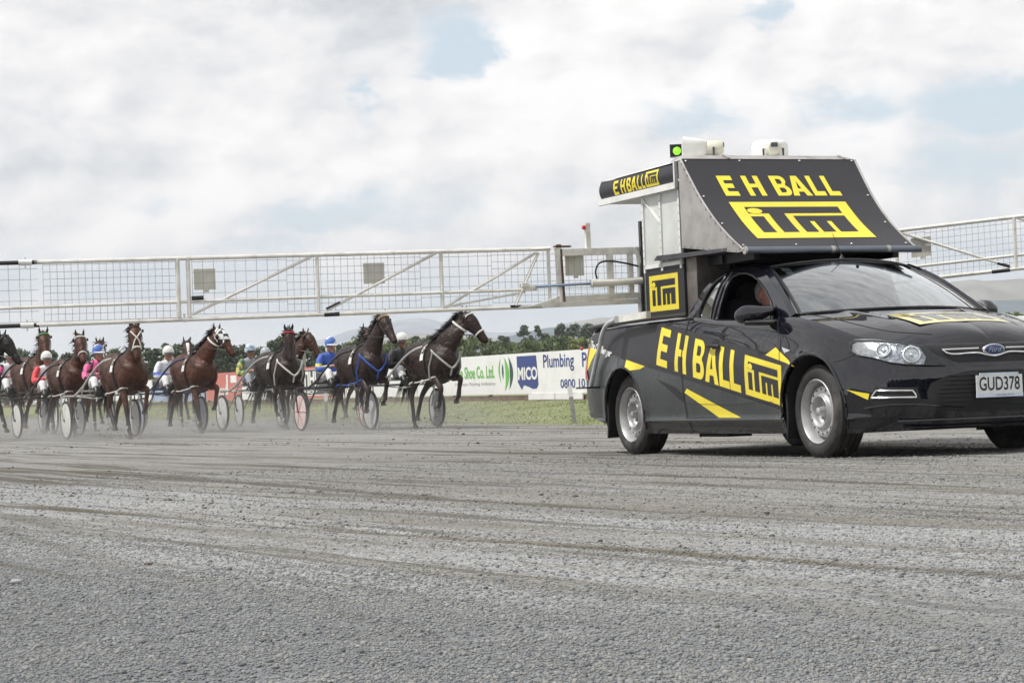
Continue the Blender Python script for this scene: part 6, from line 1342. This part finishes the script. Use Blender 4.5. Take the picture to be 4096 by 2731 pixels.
def driver(root, label, jacket, sleeve, helmet, pants=None, peak=None, dx=0.0, lean=0.0, face=0.0):
    """seated racing driver: one continuous body, with clothing as children; hip at the origin"""
    loc, a, s = child_at(root, (-1.60 + dx, 0, 0)); r = empty('person', (loc[0], loc[1], gz(loc[0], loc[1]) + .045), a, s, label, 'person', 'sulky drivers')
    pants = pants or pmat('white_breeches', (.66, .66, .66), .7, 0, .06); zS = 1.345; cx = -.06 + lean; sh = cx + .02; hx_ = cx + .085
    LG = {}; AR = {}
    for sg in (-1, 1):
        LG[sg] = [(.0, sg * .10, .965, .088, .085), (.22, sg * .17, 1.00, .080, .078), (.45, sg * .225, 1.035, .060, .060), (.60, sg * .240, .90, .055, .056), (.74, sg * .255, .775, .036, .040)]
        AR[sg] = [(sh, sg * .165, zS, .055, .058), (sh + .04, sg * .235, zS - .10, .048, .050), (sh + .12, sg * .285, zS - .235, .040, .042), (sh + .28, sg * .215, zS - .225, .034, .036), (sh + .41, sg * .115, zS - .185, .025, .024)]
    TR = [(-.02, 0, .94, .150, .105), (-.06, 0, 1.03, .140, .100), (cx - .01, 0, 1.16, .150, .105), (cx, 0, 1.27, .175, .105), (sh, 0, 1.355, .150, .080)]
    B = M(); loft_mesh(B, TR, 14); loft_mesh(B, [(sh, 0, 1.36, .055, .058), (hx_ - .04, 0, 1.46, .052, .055)], 12)
    HC = (hx_, 0, 1.545)
    loft_mesh(B, [(hx_ - .02, 0, 1.635, .062, .075), (hx_, 0, 1.585, .078, .098), (hx_ + .012, 0, 1.525, .073, .090), (hx_ + .025, 0, 1.470, .056, .066), (hx_ + .045, 0, 1.440, .034, .036)], 14)
    loft_mesh(B, [(hx_ + .095, 0, 1.555, .012, .012), (hx_ + .116, 0, 1.522, .017, .015), (hx_ + .100, 0, 1.508, .020, .012)], 8, sub=2)
    for sg in (-1, 1):
        loft_mesh(B, [(hx_ - .005, sg * .080, 1.555, .010, .022), (hx_ - .005, sg * .082, 1.515, .008, .016)], 8, sub=2)
        loft_mesh(B, LG[sg], 12); loft_mesh(B, [(.72, sg * .255, .775, .040, .045), (.80, sg * .258, .80, .042, .038), (.88, sg * .26, .86, .038, .026)], 10)
        loft_mesh(B, AR[sg], 10)
        hx2, hy2, hz2 = AR[sg][-1][:3]; loft_mesh(B, [(hx2, hy2, hz2, .026, .022), (hx2 + .045, hy2 - sg * .010, hz2 + .004, .040, .020), (hx2 + .085, hy2 - sg * .014, hz2 - .004, .038, .018)], 10)
        for k in range(4):       # fingers curl round the rein
            yk = hy2 - sg * .014 + (k - 1.5) * .0195; ln = (.030, .036, .034, .026)[k]; bx = hx2 + .085
            loft_mesh(B, [(bx, yk, hz2 + .002, .0095, .0095), (bx + ln, yk, hz2 - .008, .0090, .0090), (bx + ln + .006, yk, hz2 - .034, .0085, .0085), (bx + ln - .018, yk, hz2 - .044, .0080, .0080)], 8, sub=2)
        loft_mesh(B, [(hx2 + .02, hy2 - sg * .036, hz2 + .002, .011, .011), (hx2 + .060, hy2 - sg * .056, hz2 - .006, .010, .010), (hx2 + .092, hy2 - sg * .050, hz2 - .018, .009, .009)], 8, sub=2)     # thumb
    remesh(B, 'body', skinm, r, .0095, 2, .4)
    def grow(L, k, t0=0, t1=None): return [(p[0], p[1], p[2], p[3] + k, p[4] + k) for p in L[t0:t1]]
    J = M(); loft_mesh(J, grow(TR, .022), 14); loft_mesh(J, [(sh, -.15, 1.335, .07, .072), (sh, .15, 1.335, .07, .072)], 12, side=(1, 0, 0)); loft_mesh(J, [(sh, 0, 1.36, .072, .074), (sh + .02, 0, 1.405, .064, .066)], 12); jk = remesh(J, 'jacket', jacket, r, .014, 3)
    for sg in (-1, 1):
        S = M(); L = grow(AR[sg], .020); L[-1] = (L[-1][0] - .04, L[-1][1] + sg * .025, L[-1][2] - .01, .036, .036); loft_mesh(S, L, 12); remesh(S, 'sleeve', sleeve, r, .013, 3)
    Pn = M(); loft_mesh(Pn, [(-.02, 0, .93, .165, .115), (.03, 0, .975, .165, .105)], 12)
    for sg in (-1, 1): loft_mesh(Pn, grow(LG[sg], .015, 0, 4), 12)
    remesh(Pn, 'breeches', pants, r, .014, 2)
    m = M()
    for sg in (-1, 1): loft_mesh(m, [(.56, sg * .238, .93, .066, .068), (.68, sg * .25, .83, .056, .060), (.73, sg * .256, .775, .052, .058), (.80, sg * .258, .80, .052, .050), (.90, sg * .26, .87, .046, .036)], 12)
    m.build_each('riding_boot', leather, r)
    m = M(); cz = 1.585
    prof = [(.0005, .135), (.045, .128), (.082, .106), (.108, .070), (.122, .020), (.124, -.020), (.116, -.048), (.106, -.048)]
    m.lathe(prof, (hx_ - .008, 0, cz), 28, 'Z'); m.v = [(hx_ - .008 + (p[0] - hx_ + .008) * 1.10, p[1] * .93, p[2]) for p in m.v]
    m.build('helmet', helmet, r)
    m = M(); A_ = []
    for t in np.linspace(-1, 1, 13): an = t * 1.05; A_.append([(hx_ - .008 + math.cos(an) * q * 1.1, math.sin(an) * q * .93, cz - .008 - (q - .118) * .45) for q in (.118, .145, .175 - .03 * t * t)])
    m.grid(np.array(A_)); m.grid(np.array(A_) - np.array((0, 0, .006))); m.build('helmet_peak', peak or leather, r)
    m = M(); A_ = [[(hx_ + .006 + math.cos(an) * .098, math.sin(an) * .084, z) for z in (1.535, 1.575)] for an in np.linspace(-1.25, 1.25, 15)]; m.grid(np.array(A_)); m.build('goggles', pmat('goggle_lens', (.02, .02, .03), .1, 0, .1, coat=1), r, fix=False)
    m = M(); m.tube([(hx_ + .100, -.024, 1.483), (hx_ + .106, 0, 1.480), (hx_ + .100, .024, 1.483)], .005, 5); m.build('mouth', pmat('lips', (.25, .08, .07), .5), r)
    m = M()
    for sg in (-1, 1):
        h = AR[sg][-1]; m.tube([(hx_ - .02, sg * .09, 1.53), (hx_ + .03, sg * .06, 1.435), (hx_ + .045, 0, 1.415)], .006, 5)
        m.tube([(h[0] + .10, h[1] - sg * .014, h[2] - .03), (.9, sg * .20, 1.33), (1.80 - dx, sg * .22, 1.50), (2.1, sg * .21, 1.60)], .006, 5)
    m.build('rein', leather, r)
    return r

def place(px, s, ):     # world position of a ground point under picture column px at a scale of s pixels per metre
    Yp = F_PX / s; return (px - 2048 - .038 * (1595 - 1365) * 1.0) / F_PX * Yp, Yp
bay = coat('bay_coat', (.062, .021, .0105), (.012, .009, .008)); dbay = coat('dark_bay_coat', (.050, .020, .011), (.010, .008, .007)); brown = coat('brown_coat', (.024, .0125, .0095), (.008, .007, .006)); blackh = coat('black_coat', (.0095, .0075, .007), (.007, .006, .006)); redbay = coat('red_bay_coat', (.068, .0215, .0105), (.014, .009, .008))
hw = pmat('helmet_white', (.70, .70, .67), .25, 0, .04, coat=.6); hb = silk('helmet_blue_white', (.04, .12, .42), (.68, .69, .70), 'mottle', 7.0); hlb = silk('helmet_pale_blue', (.20, .30, .42), (.55, .60, .64), 'mottle', 9.0); hcr = pmat('helmet_cream', (.58, .44, .26), .3, 0, .05, coat=.5); hg = pmat('helmet_grey', (.35, .38, .40), .3, 0, .05, coat=.5)
silkw = silk('silk_white', (.68, .68, .70)); silkr = silk('silk_red', (.62, .03, .04)); silkp = silk('silk_pink_black', (.80, .10, .30), (.02, .015, .02), 'check', 13.0); silkps = silk('silk_pink', (.80, .11, .32), (.02, .015, .02), 'check', 7.0)
silkb = silk('silk_blue', (.025, .085, .42)); silkbs = silk('silk_blue_yellow', (.025, .085, .42), (.62, .55, .10), 'band', 1.16); silkwb = silk('silk_white_blue', (.66, .67, .72), (.04, .09, .45), 'band', 1.13); silkgg = silk('silk_green_gold', (.05, .16, .07), (.60, .46, .08), 'mottle', 12.0); silkk = silk('silk_black', (.015, .015, .018)); silkrw = silk('silk_red_white', (.62, .03, .04), (.66, .66, .68), 'mottle', 8.0); greyb = pmat('grey_breeches', (.30, .31, .34), .7)

TEAMS = [
 dict(k='A', px=-95, s=218, hd=38, ct=blackh, yaw=22, lab='black horse cut off by the left edge of the frame, head in profile', legs=('stance', 'reach', 'push', 'fwd'), num=False, brow=None, noseb=False, sheep=False),
 dict(k='B', px=140, s=194, sc=1.045, hd=29, ct=bay, yaw=-9, lab='bay horse with plain head facing the camera beside the black horse', legs=('high', 'plant', 'fwd', 'push'), gear='black', brow='green', sheep=False, noseb=False, hobble='black'),
 dict(k='C', px=284, s=211, sc=.955, hd=28, ct=bay, yaw=-8, lab='bay horse with white browband between the white capped and the pink driver', legs=('plant', 'lift', 'push', 'fwd'), brow='white', sheep=False, hobble='white'),
 dict(k='D', px=502, s=229, hd=27, ct=bay, yaw=-10, lab='bay horse with white crossed noseband, head up and facing the camera', legs=('plant', 'high', 'fwd', 'push'), cross=True, noseb=True, sheep=False, hobble='white', neckup=.02, nose=10),
 dict(k='D2', px=388, s=184, hd=22, ct=dbay, yaw=-10, lab='brown horse with crossed noseband half hidden behind the pink driver', legs=('stance', 'lift', 'push', 'fwd'), cross=True, lite=True, sheep=False),
 dict(k='F', px=783, s=212, hd=27, ct=redbay, yaw=24, lab='red bay horse in black and white blinker hood with white neck roll', legs=('plant', 'high', 'push', 'fwd'), hood=True, noseb=False, hobble='white', nose=-4),
 dict(k='F2', px=735, s=174, hd=20, ct=dbay, yaw=-8, lab='brown horse with white blaze peering over the back of the blinkered bay', legs=('stance', 'lift', 'push', 'fwd'), blaze=True, lite=True, sheep=False, noseb=False),
 dict(k='H', px=1120, s=208, hd=27, ct=brown, yaw=-16, lab='dark brown horse with red browband and white breast collar, head lowered', legs=('plant', 'high', 'push', 'lift'), brow='red', breast='white', noseb=False, nose=14, neckup=-.03),
 dict(k='I', px=1148, s=190, hd=22, ct=dbay, yaw=30, lab='brown horse looking right, half hidden behind the horse with red browband', legs=('lift', 'stance', 'fwd', 'push'), lite=True, sheep=False, noseb=False),
 dict(k='K', px=1452, s=226, hd=25, ct=brown, yaw=8, lab='dark brown horse with tan browband and blue straps beside the blue driver', legs=('lift', 'high', 'push', 'fwd'), brow='tan', sheep=False, noseb=False, breast='blue', hobble='blue', neckup=.06, nose=-6),
 dict(k='K2', px=1420, s=196, hd=22, ct=dbay, yaw=2, lab='bay horse almost hidden behind the head of the dark brown horse', legs=('lift', 'stance', 'fwd', 'push'), lite=True, sheep=False, noseb=False),
 dict(k='M', px=1738, s=234, hd=25, ct=brown, yaw=38, lab='dark horse leading on the right with white bridle and white neck roll', legs=('lift', 'high', 'stance', 'push'), brow='white', breast='grey', hobble='white', neckup=.02, nose=-2),
]
HORSES = {}
for T in TEAMS:
    X, Yp = place(T['px'], T['s']); kw = {k: v for k, v in T.items() if k not in ('k', 'px', 's', 'hd', 'lab', 'ct', 'sc')}
    HORSES[T['k']] = horse(T['lab'], X, Yp, T['hd'], T.get('sc', .965), T['ct'], **kw)
H = HORSES
sulky(H['A'], 'dark sulky mostly outside the left edge of the frame', 'grey', 'black')
sulky(H['B'], 'black framed sulky behind the bay horse with plain head', 'grey', 'black')
sulky(H['C'], 'sulky with pale disc wheels and dark shafts under the driver in red and white', 'white', 'black')
sulky(H['D'], 'sulky with pale frame and big pale disc wheels under the pink driver', 'white', 'alu')
sulky(H['D2'], 'sulky half hidden behind the bay with crossed noseband', 'white', 'black')
sulky(H['F'], 'sulky with dark blue shafts and blue grey discs behind the blinkered bay', 'blue', 'blue')
sulky(H['F2'], 'sulky mostly hidden behind the red bay horse', 'grey', 'black')
sulky(H['H'], 'sulky with white disc wheels and pale shafts behind the horse with red browband', 'white', 'alu')
sulky(H['I'], 'sulky with grey discs behind the horse looking right', 'grey', 'black')
sulky(H['K'], 'sulky with pink and white wheels striped red under the blue driver', 'pink', 'black', spokes=True)
sulky(H['K2'], 'sulky with pale wheels behind the dark brown horse', 'pink', 'alu')
sulky(H['M'], 'sulky with grey discs and pale shafts behind the leading dark horse', 'grey', 'alu', dx=.12)
driver(H['A'], 'driver in dark jacket almost outside the left edge', silkk, silkk, hw)
driver(H['B'], 'driver in white and pink behind the head of the black horse', silkw, silkps, hw)
driver(H['C'], 'driver with plain white cap, white jacket and red sleeves', silkw, silkr, hw)
driver(H['D'], 'driver in pink and black checks with blue and white helmet', silkp, silkps, hb, peak=silkw)
driver(H['D2'], 'driver in dark silks hidden behind the pink driver', silkk, silkr, hg)
driver(H['F'], 'driver in white silks with blue arm bands and white helmet', silkw, silkwb, hw)
driver(H['F2'], 'driver with cream helmet behind the white silks', silkk, silkk, hcr)
driver(H['H'], 'driver in green and gold under a grey body protector with pale blue helmet', pmat('protector_grey', (.30, .31, .33), .7), silkgg, hlb, greyb)
driver(H['I'], 'driver with grey helmet close behind the green and gold driver', silkw, silkgg, hg, peak=silkw)
driver(H['K'], 'driver in blue silks with yellow arm band and blue and white helmet', silkb, silkbs, hb, peak=silkw)
driver(H['K2'], 'driver in red and white silks low between the two right-hand dark horses', silkw, silkrw, hw)
driver(H['M'], 'driver in black with white helmet behind the leading dark horse', silkk, silkk, hw, dx=.16)

# vehicle driver, seen through the open window
r = empty('person', (0, 0, 0), 0, 1, 'grey haired driver at the wheel of the black vehicle, seen through the open window', 'person')
q = car.matrix_basis.copy() if False else Matrix.Translation(car.location) @ Matrix.Rotation(car.rotation_euler[2], 4, 'Z'); pw = q @ Vector((1.58, -.38, .295)); r.location = pw; r.rotation_euler = (0, 0, car.rotation_euler[2])
B = M(); loft_mesh(B, [(0, 0, .36, .17, .12), (-.02, 0, .50, .17, .12), (-.05, 0, .66, .19, .12), (-.02, 0, .76, .10, .07)], 14); loft_mesh(B, [(-.01, 0, .76, .055, .055), (.02, 0, .84, .052, .055)], 10)
loft_mesh(B, [(.01, 0, .985, .060, .075), (.03, 0, .94, .078, .098), (.045, 0, .88, .072, .088), (.065, 0, .825, .052, .058)], 14); loft_mesh(B, [(.125, 0, .925, .012, .012), (.148, 0, .885, .018, .014)], 8, sub=2)
for sg in (-1, 1):
    loft_mesh(B, [(.0, sg * .10, .34, .08, .08), (.25, sg * .13, .37, .075, .07), (.48, sg * .14, .36, .06, .06), (.62, sg * .14, .15, .045, .045)], 10); loft_mesh(B, [(.02, sg * .082, .93, .010, .026), (.02, sg * .084, .89, .008, .018)], 8, sub=2)
    L = [(-.03, sg * .19, .70, .055, .055), (.06, sg * .25, .52, .045, .045), (.33, sg * .20, .54, .034, .034), (.58, sg * .17, .60, .026, .026)]; loft_mesh(B, L, 10)
    loft_mesh(B, [(.58, sg * .17, .60, .028, .02), (.65, sg * .165, .615, .040, .022)], 8)
    for k in range(4): loft_mesh(B, [(.65, sg * .165 + (k - 1.5) * .02, .62, .009, .009), (.685, sg * .165 + (k - 1.5) * .02, .61, .009, .009), (.68, sg * .165 + (k - 1.5) * .02, .585, .0085, .0085)], 6, sub=2)
    loft_mesh(B, [(.60, sg * .13, .60, .011, .011), (.65, sg * .115, .605, .010, .010)], 6, sub=2)
remesh(B, 'body', pmat('driver_skin', (.50, .24, .18), .55, 0, .1, 20), r, .011, 2, .4)
J = M(); loft_mesh(J, [(0, 0, .36, .19, .14), (-.02, 0, .50, .19, .14), (-.05, 0, .66, .21, .14), (-.03, 0, .735, .17, .10)], 14)
for sg in (-1, 1): loft_mesh(J, [(-.03, sg * .19, .69, .075, .075), (.06, sg * .25, .52, .062, .062), (.28, sg * .21, .535, .05, .05)], 10)
remesh(J, 'shirt', pmat('dark_shirt', (.03, .035, .05), .8), r, .015, 3)
Hh = M(); loft_mesh(Hh, [(-.02, 0, 1.00, .066, .078), (-.03, 0, .95, .088, .085), (-.035, 0, .89, .080, .060)], 12); remesh(Hh, 'hair', pmat('grey_hair', (.38, .37, .36), .7, 0, .2, 80), r, .012, 2)

# kicked-up earth round the hooves and under the wheels
cx_, cy_, cz_, cs_ = [], [], [], []
for kk, hr in H.items():
    for (ox, oy) in ((.5, -.15), (.5, .15), (-.6, -.15), (-.6, .15), (-1.0, 0), (.1, 0)):
        (wx, wy, wz), a, s = child_at(hr, (ox, oy, 0)); n = 60; r_ = np.abs(RNG.normal(0, .28, n)); an = RNG.uniform(0, 2 * np.pi, n)
        cx_ += list(wx + r_ * np.cos(an)); cy_ += list(wy + r_ * np.sin(an)); cz_ += list(gz(wx, wy) + np.abs(RNG.exponential(.085, n))); cs_ += list(RNG.lognormal(math.log(.012), .45, n))
for (ox, oy, sp) in ((.25, -.75, .10), (3.35, -.75, .06), (.25, .75, .1), (-.6, -.75, .25), (-.9, 0, .4)):
    p = q @ Vector((ox, oy, 0)); n = 60; cx_ += list(p.x + RNG.normal(0, sp * 1.5, n)); cy_ += list(p.y + RNG.normal(0, sp, n)); cz_ += list(np.abs(RNG.exponential(.028, n))); cs_ += list(RNG.lognormal(math.log(.007), .4, n))
sp_ = stones('kicked_earth', np.array(cx_), np.array(cy_), np.array(cs_), stone_mat('earth', [(.04, .035, .03), (.09, .08, .068), (.16, .15, .13), (.22, .21, .19)]), 0, .62)
co = np.empty(len(sp_.data.vertices) * 3); sp_.data.vertices.foreach_get('co', co); co = co.reshape(-1, 3); base_z = np.repeat(np.array([gz(x, y) for x, y in zip(cx_, cy_)]), 12); co[:, 2] += np.repeat(np.array(cz_), 12) - base_z; sp_.data.vertices.foreach_set('co', co.ravel()); sp_.data.update(); tag(sp_, kind='stuff')

def volume_box(name, lo, hi, nodes, step=None):
    m = M(); c = [(a + b) / 2 for a, b in zip(lo, hi)]; m.box(c, [b - a for a, b in zip(lo, hi)]); mt = bpy.data.materials.new(name + '_air'); mt.use_nodes = True; nt = NT(mt.node_tree); nt.n.clear(); nodes(nt); o = m.build(name, mt, None, sharp=0); o.display_type = 'WIRE'; return tag(o, kind='stuff')
def dustn(nt):
    P = nt.add('ShaderNodeNewGeometry').outputs['Position']; s = nt.add('ShaderNodeSeparateXYZ', {0: P}); n = nt.noise(nt.vec('MULTIPLY', P, (1, 1, 1.6)), .95, 3, .6).outputs[0]
    fall = nt.math('POWER', 2.718, nt.math('MULTIPLY', nt.math('MAXIMUM', nt.math('SUBTRACT', s.outputs[2], .06), 0.0), -4.2))
    ex = mapr(nt, s.outputs[0], 1.2, -2.5); near = mapr(nt, s.outputs[1], 33.5, 36.0)
    d = nt.math('MULTIPLY', nt.math('MULTIPLY', mapr(nt, n, .32, .66), fall), nt.math('MULTIPLY', ex, near)); d = nt.math('MULTIPLY', d, DUST)
    v = nt.add('ShaderNodeVolumePrincipled'); v.inputs['Color'].default_value = (.78, .77, .75, 1); nt.put(v.inputs['Density'], d); v.inputs['Anisotropy'].default_value = .1; o = nt.add('ShaderNodeOutputMaterial'); nt.l.new(v.outputs[0], o.inputs['Volume'])
DUST = .26
dst = volume_box('dust', (-22, 33, -.02), (2.5, 56, 1.35), dustn)
def hazen(nt):
    v = nt.add('ShaderNodeVolumePrincipled'); v.inputs['Color'].default_value = (.92, .95, 1.0, 1); v.inputs['Density'].default_value = HAZE; v.inputs['Anisotropy'].default_value = .0; o = nt.add('ShaderNodeOutputMaterial'); nt.l.new(v.outputs[0], o.inputs['Volume'])
HAZE = 1.6e-4
hz = volume_box('haze', (-9000, -120, -8), (9000, 7200, 390), hazen)
